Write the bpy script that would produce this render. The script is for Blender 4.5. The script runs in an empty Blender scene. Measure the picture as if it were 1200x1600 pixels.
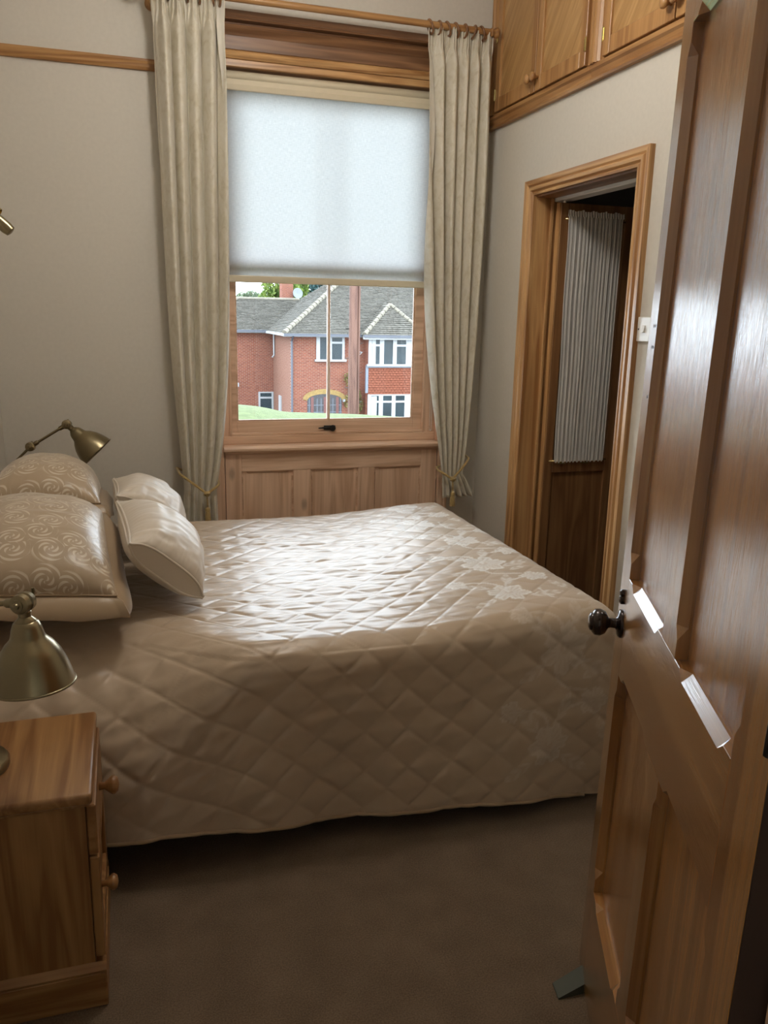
import bpy, bmesh, math, random
import numpy as np
from mathutils import Matrix, Vector

S = bpy.context.scene
COL = S.collection

# ------------------------------------------------------------------ camera
cam_data = bpy.data.cameras.new('camera')
cam = bpy.data.objects.new('camera', cam_data)
COL.objects.link(cam)
cam_data.sensor_fit = 'VERTICAL'
cam_data.sensor_height = 36.0
cam_data.lens = 36.0 * 1284.0 / 1600.0
cam_data.clip_start = 0.02
cam_data.clip_end = 400
yaw, pitch, roll = math.radians(17.690), math.radians(13.517), math.radians(-1.264)
fwd = Vector((math.sin(yaw) * math.cos(pitch), math.cos(yaw) * math.cos(pitch), -math.sin(pitch)))
rgt = Vector((math.cos(yaw), -math.sin(yaw), 0))
dwn = fwd.cross(rgt)
r2 = rgt * math.cos(roll) + dwn * math.sin(roll)
d2 = -rgt * math.sin(roll) + dwn * math.cos(roll)
up2 = -d2
cam.matrix_world = Matrix(((r2.x, up2.x, -fwd.x, 0), (r2.y, up2.y, -fwd.y, 0),
                           (r2.z, up2.z, -fwd.z, 1.5), (0, 0, 0, 1)))
S.camera = cam

# ------------------------------------------------------------------ sky, light, exposure
W = bpy.data.worlds.new('overcast_sky')
S.world = W
W.use_nodes = True
wn = W.node_tree.nodes
wn['Background'].inputs[0].default_value = (0.80, 0.91, 1.0, 1)
wn['Background'].inputs[1].default_value = 9.0
portal = bpy.data.lights.new('window_portal', 'AREA')
portal.shape = 'RECTANGLE'
portal.size, portal.size_y = 1.1, 1.7
portal.cycles.is_portal = True
po = bpy.data.objects.new('window_portal', portal)
COL.objects.link(po)
po.location = (1.0, 4.215, 1.7)
po.rotation_euler = (math.radians(-90), 0, 0)
S.view_settings.view_transform = 'Standard'
S.view_settings.look = 'None'
S.view_settings.gamma = 1
S.view_settings.use_curve_mapping = False
S.view_settings.exposure = 0.35
S.cycles.diffuse_bounces = 6
S.cycles.max_bounces = 14
S.cycles.transparent_max_bounces = 16

rnd = random.Random(7)
D, R, L = 4.0, 1.782, -0.522      # window wall, right wall, left wall
CEIL = 3.1

# ------------------------------------------------------------------ material helpers
class NT:
    def __init__(s, name):
        m = bpy.data.materials.new(name); m.use_nodes = True
        s.m = m; s.t = m.node_tree; s.t.nodes.clear()
        s.out = s.n('ShaderNodeOutputMaterial')
    def n(s, typ, **kw):
        nd = s.t.nodes.new(typ)
        for k, v in kw.items(): setattr(nd, k, v)
        return nd
    def set(s, nd, key, v):
        i = nd.inputs[key]
        if hasattr(v, 'is_output') or isinstance(v, bpy.types.NodeSocket): s.t.links.new(v, i)
        else: i.default_value = v
    def math(s, op, a, b=0.0, c=None):
        nd = s.n('ShaderNodeMath', operation=op)
        s.set(nd, 0, a); s.set(nd, 1, b)
        if c is not None: s.set(nd, 2, c)
        return nd.outputs[0]
    def coord(s, which='Object'):
        return s.n('ShaderNodeTexCoord').outputs[which]
    def mapping(s, vec, scale=(1, 1, 1), loc=(0, 0, 0), rot=(0, 0, 0)):
        nd = s.n('ShaderNodeMapping'); s.t.links.new(vec, nd.inputs[0])
        nd.inputs['Scale'].default_value = scale; nd.inputs['Location'].default_value = loc
        nd.inputs['Rotation'].default_value = rot
        return nd.outputs[0]
    def noise(s, vec, scale, detail=4, rough=.5, dist=0):
        nd = s.n('ShaderNodeTexNoise'); s.t.links.new(vec, nd.inputs['Vector'])
        nd.inputs['Scale'].default_value = scale; nd.inputs['Detail'].default_value = detail
        nd.inputs['Roughness'].default_value = rough; nd.inputs['Distortion'].default_value = dist
        return nd.outputs[0]
    def ramp(s, fac, stops):
        nd = s.n('ShaderNodeValToRGB'); s.t.links.new(fac, nd.inputs[0])
        el = nd.color_ramp.elements
        while len(el) < len(stops): el.new(.5)
        for e, (p, c) in zip(el, stops):
            e.position = p; e.color = (*c, 1) if len(c) == 3 else c
        return nd.outputs[0]
    def mix(s, fac, a, b, mode='MIX'):
        nd = s.n('ShaderNodeMix', data_type='RGBA', blend_type=mode)
        s.set(nd, 0, fac); 
        for k, v in ((6, a), (7, b)):
            if isinstance(v, tuple): v = (*v, 1) if len(v) == 3 else v
            s.set(nd, k, v)
        return nd.outputs[2]
    def bump(s, h, strength, dist=.01):
        nd = s.n('ShaderNodeBump'); s.t.links.new(h, nd.inputs['Height'])
        nd.inputs['Strength'].default_value = strength; nd.inputs['Distance'].default_value = dist
        return nd.outputs[0]
    def principled(s, color, rough=.5, metal=0, spec=.5, normal=None, coat=0, coat_rough=.1, sheen=0):
        p = s.n('ShaderNodeBsdfPrincipled')
        if isinstance(color, tuple): color = (*color, 1) if len(color) == 3 else color
        s.set(p, 'Base Color', color); s.set(p, 'Roughness', rough); s.set(p, 'Metallic', metal)
        s.set(p, 'Specular IOR Level', spec); s.set(p, 'Coat Weight', coat); s.set(p, 'Coat Roughness', coat_rough)
        s.set(p, 'Sheen Weight', sheen)
        if normal is not None: s.set(p, 'Normal', normal)
        return p
    def finish(s, shader):
        s.t.links.new(shader.outputs[0], s.out.inputs[0]); return s.m

def plain(name, color, rough=.5, metal=0, spec=.5, var=.08, scale=30, bump=0, coat=0):
    t = NT(name); c = t.coord()
    n = t.noise(c, scale, 5)
    col = t.ramp(n, [(.25, tuple(x * (1 - var) for x in color)), (.75, tuple(min(1, x * (1 + var)) for x in color))])
    nm = t.bump(n, bump) if bump else None
    return t.finish(t.principled(col, rough, metal, spec, nm, coat))

def wood(name, c_lo, c_hi, axis='Z', rough=.45, spec=.5, grain=1.0, knots=.5, coat=0, bump=.06, seed=0.0, brush=0, coat_rough=.12):
    t = NT(name); c = t.coord()
    i = 'XYZ'.index(axis)
    sc = [9.0 * grain] * 3; sc[i] = .55 * grain
    mp = t.mapping(c, tuple(sc), (seed, seed * 1.7, seed * .6))
    big = t.noise(mp, 1.0, 3, .5, .8)
    # growth rings: fold the broad noise into narrow bands
    rings = t.math('PINGPONG', t.math('MULTIPLY', big, 5.0), .5)
    sc2 = [140.0] * 3; sc2[i] = 3.0
    fine = t.noise(t.mapping(c, tuple(sc2)), 1.0, 3, .6)
    f = t.math('ADD', t.math('MULTIPLY', rings, 1.15), t.math('MULTIPLY', t.math('SUBTRACT', fine, .5), .55))
    mid = tuple((a + b) / 2 for a, b in zip(c_lo, c_hi))
    col = t.ramp(f, [(.05, c_lo), (.3, mid), (.62, c_hi)])
    if knots:
        sk = [4.2] * 3; sk[i] = 2.0
        v = t.n('ShaderNodeTexVoronoi'); t.t.links.new(t.mapping(c, tuple(sk), (seed + .37, seed + .11, seed + .23)), v.inputs['Vector'])
        v.inputs['Scale'].default_value = 1.0
        dist = t.math('ADD', v.outputs['Distance'], t.math('MULTIPLY', t.math('SUBTRACT', fine, .5), .03))
        k = t.ramp(dist, [(.035, (1, 1, 1)), (.085, (0, 0, 0))])
        col = t.mix(t.math('MULTIPLY', k, knots), col, tuple(x * .28 for x in c_lo))
    nm = t.bump(fine, bump, .003)
    p = t.principled(col, rough, 0, spec, nm, coat, coat_rough)
    if brush:                                                        # hand-rubbed polish: fine ridges along the grain
        sc3 = [1100.0] * 3; sc3[i] = 9.0
        b2 = t.bump(t.noise(t.mapping(c, tuple(sc3)), 1.0, 2, .5), brush, .002)
        t.set(p, 'Coat Normal', b2); t.set(p, 'Normal', b2); t.set(p, 'Coat IOR', 1.7)
    return t.finish(p)

M = {}
M['wall'] = plain('wall_paint_cream', (.605, .568, .498), .75, spec=.25, var=.03, scale=60, bump=.03)
M['wall_right'] = M['wall']
M['ceiling'] = plain('ceiling_white', (.82, .8, .76), .8, spec=.2, var=.02)
M['carpet'] = None
def carpet():
    t = NT('brown_carpet'); c = t.coord()
    n1 = t.noise(c, 260, 3, .7); n2 = t.noise(c, 9, 3)
    f = t.math('ADD', t.math('MULTIPLY', n1, .75), t.math('MULTIPLY', n2, .25))
    col = t.ramp(f, [(.3, (.08, .052, .031)), (.5, (.145, .10, .062)), (.7, (.22, .155, .105))])
    return t.finish(t.principled(col, .95, 0, .1, t.bump(n1, .5, .004), sheen=.2))
M['carpet'] = carpet()
def wset(prefix, lo, hi, **kw):
    for a in 'XYZ': M[prefix + a] = wood(prefix + '_' + a.lower(), lo, hi, a, **kw)
wset('pine', (.58, .365, .235), (.78, .55, .385), rough=.42, knots=.5)               # window wood
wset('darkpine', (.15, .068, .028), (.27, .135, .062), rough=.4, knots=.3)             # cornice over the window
wset('trimpine', (.34, .16, .055), (.62, .37, .16), rough=.35, knots=.85)            # ensuite architrave
wset('cup', (.29, .135, .045), (.46, .25, .095), rough=.36, knots=.35)              # cupboard frames
wset('oak', (.19, .085, .032), (.31, .155, .062), rough=.4, knots=0)                # ensuite leaf
wset('door', (.25, .10, .027), (.40, .19, .058), rough=.24, spec=.65, knots=.12, coat=1.0, grain=.7, bump=.1, brush=.15, coat_rough=.11)
wset('bedside', (.22, .098, .031), (.37, .195, .072), rough=.38, knots=.7)
M['veneer'] = wood('birch_veneer', (.36, .19, .07), (.5, .3, .125), 'Z', rough=.4, knots=0, grain=1.2)
def veneer():
    t = NT('veneer_panel'); c = t.mapping(t.coord(), (1, 1, 1), (0, 0, 0), (.9, 0, 0))
    n = t.noise(t.mapping(c, (4, 1.3, 17)), 1.6, 4, .55, .7)
    n2 = t.noise(t.mapping(c, (30, 6, 120)), 1, 2)
    f = t.math('ADD', n, t.math('MULTIPLY', t.math('SUBTRACT', n2, .5), .25))
    col = t.ramp(f, [(.3, (.33, .175, .062)), (.5, (.42, .24, .092)), (.72, (.55, .34, .15))])
    return t.finish(t.principled(col, .38, 0, .45))
M['veneer'] = veneer()
M['brass'] = plain('antique_brass', (.29, .24, .145), .28, 1, var=.12, scale=12)
M['bright_brass'] = plain('polished_brass', (.75, .6, .27), .2, 1, var=.05)
M['bronze'] = plain('dark_bronze', (.035, .022, .018), .22, .6, var=.2, coat=.4)
M['iron'] = plain('black_iron', (.02, .018, .016), .4, .5)
M['white_plastic'] = plain('white_plastic', (.8, .79, .75), .3, var=.01)
M['white_gloss'] = plain('white_gloss_paint', (.82, .82, .8), .3, var=.01)
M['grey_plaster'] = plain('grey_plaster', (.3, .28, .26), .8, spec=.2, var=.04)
M['rubber'] = plain('grey_green_rubber', (.06, .065, .045), .6, var=.05)
M['rope'] = None
def rope():
    t = NT('gold_rope'); c = t.coord()
    w = t.n('ShaderNodeTexWave', wave_type='BANDS', bands_direction='DIAGONAL'); t.t.links.new(c, w.inputs[0]); w.inputs['Scale'].default_value = 90
    col = t.ramp(w.outputs[1], [(.2, (.33, .2, .05)), (.8, (.68, .5, .2))])
    return t.finish(t.principled(col, .5, 0, .5, t.bump(w.outputs[1], .6, .004), sheen=.3))
M['rope'] = rope()

def fabric_damask(name, base, lit, dark):
    t = NT(name); c = t.coord('UV')
    n = t.noise(t.mapping(c, (1, .8, 1)), 22, 4, .55, 1.4)
    n2 = t.noise(t.mapping(c, (1, .5, 1)), 5, 3)
    weave = t.noise(t.mapping(c, (500, 160, 500)), 1, 2)
    f = t.math('ADD', t.math('MULTIPLY', n, .7), t.math('MULTIPLY', n2, .3))
    col = t.ramp(f, [(.36, dark), (.5, base), (.62, lit)])
    p = t.principled(col, .62, 0, .35, t.bump(weave, .15, .002), sheen=.25)
    tr = t.n('ShaderNodeBsdfTranslucent'); t.set(tr, 0, (*base, 1))
    mx = t.n('ShaderNodeMixShader'); mx.inputs[0].default_value = .18
    t.t.links.new(p.outputs[0], mx.inputs[1]); t.t.links.new(tr.outputs[0], mx.inputs[2])
    return t.finish(mx)
M['curtain'] = fabric_damask('cream_damask', (.76, .71, .585), (.80, .755, .65), (.64, .58, .44))

def blind_fabric():
    t = NT('linen_blind_fabric'); c = t.coord()
    a = t.noise(t.mapping(c, (30, 1, 240)), 1.5, 3, .6); b = t.noise(t.mapping(c, (240, 1, 30)), 1.5, 3, .6)
    f = t.math('MULTIPLY', t.math('ADD', a, b), .5)
    col = t.ramp(f, [(.35, (.33, .335, .34)), (.65, (.46, .465, .46))])
    df = t.n('ShaderNodeBsdfDiffuse'); t.set(df, 0, (.68, .62, .48, 1))
    tr = t.n('ShaderNodeBsdfTranslucent'); t.set(tr, 0, col)
    mx = t.n('ShaderNodeMixShader'); mx.inputs[0].default_value = .8
    t.t.links.new(df.outputs[0], mx.inputs[1]); t.t.links.new(tr.outputs[0], mx.inputs[2])
    return t.finish(mx)
M['blind'] = blind_fabric()
M['blind_trim'] = plain('cream_blind_trim', (.66, .58, .42), .5, var=.02)

def net():
    t = NT('white_net'); 
    df = t.principled((.86, .84, .8), .8, 0, .1)
    tr = t.n('ShaderNodeBsdfTransparent')
    t.set(df, 'Subsurface Weight', 0.0)
    mx = t.n('ShaderNodeMixShader'); mx.inputs[0].default_value = .3
    t.t.links.new(df.outputs[0], mx.inputs[1]); t.t.links.new(tr.outputs[0], mx.inputs[2])
    return t.finish(mx)
M['net'] = net()

def glass(name, tint, refl=.06):
    t = NT(name)
    tr = t.n('ShaderNodeBsdfTransparent'); tr.inputs[0].default_value = (*tint, 1)
    gl = t.n('ShaderNodeBsdfGlossy'); gl.inputs['Roughness'].default_value = .02
    fr = t.n('ShaderNodeFresnel'); fr.inputs[0].default_value = 1.45
    mx = t.n('ShaderNodeMixShader'); t.t.links.new(fr.outputs[0], mx.inputs[0])
    t.t.links.new(tr.outputs[0], mx.inputs[1]); t.t.links.new(gl.outputs[0], mx.inputs[2])
    return t.finish(mx)
M['glass'] = glass('window_glass', (.97, .975, .98))
M['dark_glass'] = plain('house_window_glass', (.022, .032, .037), .1, 0, .15, var=.3, scale=1.3)

def satin(name, base, pale, attr=None, swirl=False, gl=.34, spec=.5):
    t = NT(name)
    if swirl:
        uv = t.coord('UV')
        v = t.n('ShaderNodeTexVoronoi', voronoi_dimensions='2D'); t.t.links.new(uv, v.inputs['Vector'])
        v.inputs['Scale'].default_value = 11.8; v.inputs['Randomness'].default_value = .6
        sub = t.n('ShaderNodeVectorMath', operation='SUBTRACT'); t.t.links.new(uv, sub.inputs[0])
        t.t.links.new(v.outputs['Position'], sub.inputs[1])
        sep = t.n('ShaderNodeSeparateXYZ'); t.t.links.new(sub.outputs[0], sep.inputs[0])
        th = t.math('ARCTAN2', sep.outputs[1], sep.outputs[0])
        r = v.outputs['Distance']                                     # 0 at a rose, ~.5 between roses
        ph = t.math('SUBTRACT', t.math('MULTIPLY', r, 34.0), t.math('MULTIPLY', th, 3.0))
        s1 = t.math('SINE', ph)
        gap = t.math('SINE', t.math('ADD', t.math('MULTIPLY', th, 2.0), t.math('MULTIPLY', r, 11.0)))
        band = t.ramp(t.math('ADD', s1, t.math('MULTIPLY', gap, .6)), [(.35, (0, 0, 0)), (.75, (1, 1, 1))])
        inside = t.ramp(r, [(.50, (1, 1, 1)), (.62, (0, 0, 0))])
        mot = t.math('MULTIPLY', band, inside)
    elif attr:
        at = t.n('ShaderNodeAttribute', attribute_name=attr); mot = at.outputs['Fac']
    else: mot = None
    c = t.coord()
    n = t.noise(c, 420, 2)
    if mot is not None:
        col = t.mix(mot, base, pale); rough = t.math('ADD', t.math('MULTIPLY', mot, .1), gl)
    else: col = base; rough = gl
    p = t.principled(col, rough, 0, spec, t.bump(n, .04, .002), sheen=.25)
    return t.finish(p)
M['quilt'] = satin('champagne_satin_quilt', (.49, .375, .26), (.80, .77, .72), attr='motif', gl=.37, spec=.62)
M['sham'] = satin('champagne_swirl_satin', (.42, .315, .205), (.62, .54, .42), swirl=True)
M['sham_plain'] = satin('champagne_satin_plain', (.37, .262, .155), (.5, .4, .3))  # tone lowered so the flange's shade sits in the colour
M['cushion'] = satin('cream_satin', (.62, .54, .44), (.6, .5, .4), gl=.48, spec=.35)

# ------------------------------------------------------------------ geometry helpers
class MB:
    def __init__(s): s.v = []; s.f = []; s.uv = None
    def add(s, vs, fs):
        o = len(s.v); s.v += [tuple(map(float, p)) for p in vs]; s.f += [tuple(i + o for i in f) for f in fs]; return s
    def box(s, x0, x1, y0, y1, z0, z1, bev=0.0, seg=1):
        if bev <= 0:
            s.add([(x0, y0, z0), (x1, y0, z0), (x1, y1, z0), (x0, y1, z0), (x0, y0, z1), (x1, y0, z1), (x1, y1, z1), (x0, y1, z1)],
                  [(0, 3, 2, 1), (4, 5, 6, 7), (0, 1, 5, 4), (1, 2, 6, 5), (2, 3, 7, 6), (3, 0, 4, 7)])
        else:
            bm = bmesh.new(); bmesh.ops.create_cube(bm, size=1)
            for v in bm.verts:
                v.co = Vector(((x0 + x1) / 2 + v.co.x * (x1 - x0), (y0 + y1) / 2 + v.co.y * (y1 - y0), (z0 + z1) / 2 + v.co.z * (z1 - z0)))
            bmesh.ops.bevel(bm, geom=list(bm.edges), offset=bev, segments=seg, profile=.5, affect='EDGES')
            bm.verts.index_update()
            s.add([v.co[:] for v in bm.verts], [[v.index for v in f.verts] for f in bm.faces]); bm.free()
        return s
    def tube(s, pts, r, n=10, closed=False, cap=True):
        pts = [Vector(p) for p in pts]; rs = r if hasattr(r, '__len__') else [r] * len(pts)
        k = len(pts); o = len(s.v); prev = None; vs = []
        for i, p in enumerate(pts):
            if closed: t = pts[(i + 1) % k] - pts[i - 1]
            else: t = pts[min(i + 1, k - 1)] - pts[max(i - 1, 0)]
            t.normalize()
            if prev is None:
                a = Vector((0, 0, 1)) if abs(t.z) < .9 else Vector((1, 0, 0)); nx = t.cross(a).normalized()
            else: nx = (prev - t * prev.dot(t)).normalized()
            prev = nx; ny = t.cross(nx)
            for j in range(n):
                an = 2 * math.pi * j / n; vs.append(p + (nx * math.cos(an) + ny * math.sin(an)) * rs[i])
        fs = []
        for i in range(k if closed else k - 1):
            for j in range(n):
                a, b = i * n + j, i * n + (j + 1) % n; c, d = ((i + 1) % k) * n + j, ((i + 1) % k) * n + (j + 1) % n
                fs.append((a, b, d, c))
        if cap and not closed: fs += [tuple(range(n - 1, -1, -1)), tuple((k - 1) * n + j for j in range(n))]
        return s.add(vs, fs)
    def lathe(s, prof, origin, axis=(0, 0, 1), n=24, cap=True):
        """prof: (radius, distance along axis)"""
        w = Vector(axis).normalized(); a = Vector((0, 0, 1)) if abs(w.z) < .9 else Vector((1, 0, 0))
        u = w.cross(a).normalized(); v = w.cross(u); o = Vector(origin); vs = []; fs = []
        for r, h in prof:
            for j in range(n):
                an = 2 * math.pi * j / n; vs.append(o + w * h + (u * math.cos(an) + v * math.sin(an)) * max(r, 1e-4))
        k = len(prof)
        for i in range(k - 1):
            for j in range(n):
                fs.append((i * n + j, i * n + (j + 1) % n, (i + 1) * n + (j + 1) % n, (i + 1) * n + j))
        if cap: fs += [tuple(range(n - 1, -1, -1)), tuple((k - 1) * n + j for j in range(n))]
        return s.add(vs, fs)
    def prism(s, poly, axis, a, b):
        """poly: 2-D outline; extruded from a to b along axis (other two axes in xyz order)"""
        def P(p, t):
            q = list(p); q.insert('XYZ'.index(axis), t); return tuple(q)
        k = len(poly)
        return s.add([P(p, a) for p in poly] + [P(p, b) for p in poly],
                     [tuple(range(k)), tuple(range(2 * k - 1, k - 1, -1))] + [(i, k + i, k + (i + 1) % k, (i + 1) % k) for i in range(k)])
    def grid(s, P, flip=False):
        """P: (m,n,3) array"""
        m, n = P.shape[:2]; o = len(s.v); s.v += list(map(tuple, P.reshape(-1, 3).tolist()))
        I = np.arange(m * n).reshape(m, n) + o
        q = np.stack([I[:-1, :-1], I[1:, :-1], I[1:, 1:], I[:-1, 1:]], -1).reshape(-1, 4)
        if flip: q = q[:, ::-1]
        s.f += list(map(tuple, q.tolist())); return s

def fixn(me):
    bm = bmesh.new(); bm.from_mesh(me); bmesh.ops.recalc_face_normals(bm, faces=bm.faces[:]); bm.to_mesh(me); bm.free()

def obj(name, mb, mat, parent=None, smooth=False, recalc=True, sharp=None):
    me = bpy.data.meshes.new(name)
    off = parent['_o'] if parent is not None else (0, 0, 0)
    v = [(p[0] - off[0], p[1] - off[1], p[2] - off[2]) for p in mb.v] if parent is not None else mb.v
    me.from_pydata(v, [], mb.f)
    if recalc: fixn(me)
    me.materials.append(M[mat] if isinstance(mat, str) else mat)
    if smooth:
        me.polygons.foreach_set('use_smooth', [True] * len(me.polygons))
        if sharp is not None: me.set_sharp_from_angle(angle=math.radians(sharp))
    me.update()
    o = bpy.data.objects.new(name, me); COL.objects.link(o)
    o['_o'] = (0.0, 0.0, 0.0) if parent is None else tuple(off)
    if parent is not None: o.parent = parent
    return o

def tag(o, label=None, cat=None, group=None, kind=None):
    if label: o['label'] = label
    if cat: o['category'] = cat
    if group: o['group'] = group
    if kind: o['kind'] = kind
    return o

def thing(name, loc, label=None, cat=None, group=None, kind=None):
    o = bpy.data.objects.new(name, None); COL.objects.link(o); o.location = loc; o.empty_display_size = .05
    o['_o'] = tuple(map(float, loc))
    return tag(o, label, cat, group, kind)

def copy_tree(o, parent=None):
    c = o.copy(); COL.objects.link(c)
    if parent is not None: c.parent = parent
    for ch in list(o.children): copy_tree(ch, c)
    return c

_tab = np.random.RandomState(11).rand(257, 257); _tab[256] = _tab[0]; _tab[:, 256] = _tab[:, 0]
def vnoise(x, y, seed=0):
    x = np.asarray(x) + seed * 17.13; y = np.asarray(y) + seed * 5.71
    xi = np.floor(x).astype(int); yi = np.floor(y).astype(int); fx = x - xi; fy = y - yi
    fx = fx * fx * (3 - 2 * fx); fy = fy * fy * (3 - 2 * fy); xi %= 256; yi %= 256
    a = _tab[xi, yi] * (1 - fx) + _tab[xi + 1, yi] * fx; b = _tab[xi, yi + 1] * (1 - fx) + _tab[xi + 1, yi + 1] * fx
    return (a * (1 - fy) + b * fy) * 2 - 1
def sstep(a, b, x):
    t = np.clip((x - a) / (b - a), 0, 1); return t * t * (3 - 2 * t)
# ================================================================== ROOM SHELL
def struct(name, mb, mat, **kw): return tag(obj(name, mb, mat, **kw), kind='structure')
struct('floor', MB().box(-2.0, 2.2, -1.6, 4.02, -.12, 0), 'carpet')
struct('ceiling', MB().box(-2.0, 2.2, -1.6, 4.3, CEIL, CEIL + .1), 'ceiling')
WX0, WX1, WZ0, WZ1 = .455, 1.56, .85, 2.56                 # window opening
m = MB()
m.box(L - .2, .40, D, D + .2, 0, CEIL).box(1.60, R + .3, D, D + .2, 0, CEIL)
m.box(.40, 1.60, D, D + .17, WZ1 + .02, CEIL).box(.40, 1.60, D + .02, D + .2, 0, WZ0 - .02)
m.box(.40, WX0 - .012, D + .06, D + .2, WZ0 - .02, WZ1 + .02).box(WX1 + .012, 1.60, D + .06, D + .2, WZ0 - .02, WZ1 + .02)
struct('wall_back', m, 'wall')
struct('wall_left', MB().box(L - .2, L, .4, D, 0, CEIL), 'wall')
DY0, DY1, DZ = 2.69, 3.478, 2.028                           # ensuite doorway in the right wall
m = MB().box(R, R + .12, .4, DY0, 0, 2.38).box(R, R + .12, DY1, D, 0, 2.38).box(R, R + .12, DY0, DY1, DZ + .004, 2.38)
m.box(R + .02, R + .12, .4, 2.06, 2.38, CEIL)
struct('wall_right', m, 'wall_right')
m = MB().box(L - .2, -.30, .4, .6, 0, CEIL).box(.70, R + .12, .4, .6, 0, CEIL).box(-.30, .70, .4, .6, 2.2, CEIL)
struct('wall_front', m, 'wall')
# passage behind the viewpoint
m = MB().box(-1.5, -1.4, -1.5, .4, 0, CEIL).box(1.4, 1.5, -1.5, .4, 0, CEIL).box(-1.5, 1.5, -1.6, -1.5, 0, CEIL)
struct('wall_passage', m, 'wall')
# ensuite shell beyond the folding door
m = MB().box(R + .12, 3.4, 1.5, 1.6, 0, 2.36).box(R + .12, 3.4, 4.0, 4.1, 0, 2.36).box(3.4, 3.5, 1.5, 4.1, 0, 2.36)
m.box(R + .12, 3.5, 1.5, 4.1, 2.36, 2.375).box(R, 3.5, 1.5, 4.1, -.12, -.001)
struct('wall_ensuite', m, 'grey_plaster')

# picture rail, baseboards
def rail_prof(y0, z0, h, d):
    return [(y0, z0), (y0 - d * .55, z0), (y0 - d * .9, z0 + h * .25), (y0 - d, z0 + h * .5), (y0 - d * .7, z0 + h * .8), (y0 - d * .75, z0 + h), (y0, z0 + h)]
struct('trim_1', MB().prism(rail_prof(D, 2.492, .044, .022), 'X', L, .40), 'cupX')
m = MB().prism([(L, 2.492), (L + .012, 2.492), (L + .022, 2.514), (L + .016, 2.536), (L, 2.536)], 'Y', .6, D - .022)
struct('trim_2', m, 'cupY')
def base_prof(s, x): return [(x, 0), (x + s * .018, 0), (x + s * .018, .12), (x + s * .008, .15), (x, .155)]
struct('baseboard_back', MB().prism([(D, 0), (D - .018, 0), (D - .018, .12), (D - .008, .15), (D, .155)], 'X', L, .39).prism([(D, 0), (D - .018, 0), (D - .018, .12), (D - .008, .15), (D, .155)], 'X', 1.61, R), 'pineX')
struct('baseboard_right', MB().prism(base_prof(-1, R), 'Y', .6, 2.61).prism(base_prof(-1, R), 'Y', 3.56, D - .018), 'pineY')

# ================================================================== WINDOW
win = tag(thing('window_1', (1.0, D, WZ0)), kind='structure')
def part(name, mb, mat, root, **kw): return obj(name, mb, mat, root, **kw)
# linings
part('jamb_lining', MB().box(WX0 - .012, WX0, D, D + .17, WZ0, WZ1), 'pineZ', win)
part('jamb_lining', MB().box(WX1, WX1 + .012, D, D + .17, WZ0, WZ1), 'pineZ', win)
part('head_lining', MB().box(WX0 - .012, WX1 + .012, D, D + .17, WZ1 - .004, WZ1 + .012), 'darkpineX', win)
# parting beads and box
part('staff_bead', MB().box(WX0, .500, D + .052, D + .14, WZ0 + .03, WZ1 - .004, .003), 'pineZ', win)
part('staff_bead', MB().box(1.492, WX1, D + .052, D + .14, WZ0 + .03, WZ1 - .004, .003), 'pineZ', win)
part('inner_bead', MB().box(.488, .502, D + .047, D + .07, WZ0 + .05, WZ1 - .004, .004, 2), 'pineZ', win)
part('inner_bead', MB().box(1.489, 1.503, D + .047, D + .07, WZ0 + .05, WZ1 - .004, .004, 2), 'pineZ', win)
part('bottom_bead', MB().box(.488, 1.503, D + .047, D + .085, WZ0 + .052, WZ0 + .066, .004, 2), 'pineX', win)
part('bottom_rail', MB().box(WX0, WX1, D + .042, D + .14, WZ0 + .012, WZ0 + .052, .003), 'pineX', win)
# lower sash
def sash(y0, y1, z0, z1, gx0, gx1, gz0, gz1, tag_):
    s = part(tag_, MB().box(.500, gx0, y0, y1, z0, z1, .002).box(gx1, 1.492, y0, y1, z0, z1, .002)
             .box(gx0, gx1, y0, y1, z0, gz0, .002).box(gx0, gx1, y0, y1, gz1, z1, .002), 'pineX', win)
    s['_o'] = win['_o']
    cx = .993
    part('glazing_bar', MB().prism([(cx - .0075, y1 - .004), (cx - .0075, y0 + .014), (cx - .003, y0 + .002), (cx + .003, y0 + .002), (cx + .0075, y0 + .014), (cx + .0075, y1 - .004)], 'Z', gz0, gz1), 'pineZ', s)
    e = .0005
    part('pane', MB().box(gx0 + e, cx - .0075, (y0 + y1) / 2 - .002, (y0 + y1) / 2 + .002, gz0 + e, gz1 - e), 'glass', s)
    part('pane', MB().box(cx + .0075, gx1 - e, (y0 + y1) / 2 - .002, (y0 + y1) / 2 + .002, gz0 + e, gz1 - e), 'glass', s)
    b = .008
    gb = MB()
    gb.box(gx0, gx0 + b, y0 + .008, y0 + .018, gz0, gz1).box(gx1 - b, gx1, y0 + .008, y0 + .018, gz0, gz1)
    gb.box(gx0 + b, gx1 - b, y0 + .008, y0 + .018, gz0, gz0 + b)
    part('glazing_bead', gb, 'pineX', s)
    return s
low = sash(D + .068, D + .100, WZ0 + .054, 1.735, .528, 1.442, .970, 1.69, 'lower_sash')
sash(D + .104, D + .136, 1.69, WZ1 - .006, .528, 1.442, 1.735, 2.462, 'upper_sash')
# sash fastener
m = MB().box(.965, 1.025, D + .060, D + .0685, .922, .944, .002).lathe([(.006, 0), (.006, .012), (.014, .016), (.016, .024), (.011, .032), (0, .034)], (1.005, D + .060, .934), (0, -1, 0), 16)
m.tube([(.935, D + .054, .932), (.965, D + .054, .934), (1.0, D + .054, .934)], [.003, .005, .006], 8)
part('sash_fastener', m, 'iron', low, smooth=True, sharp=40)
# outside sill
part('outer_sill', MB().prism([(D + .17, .80), (D + .3, .80), (D + .3, .835), (D + .17, .862)], 'X', WX0 - .05, WX1 + .05), 'white_gloss', win)
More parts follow.
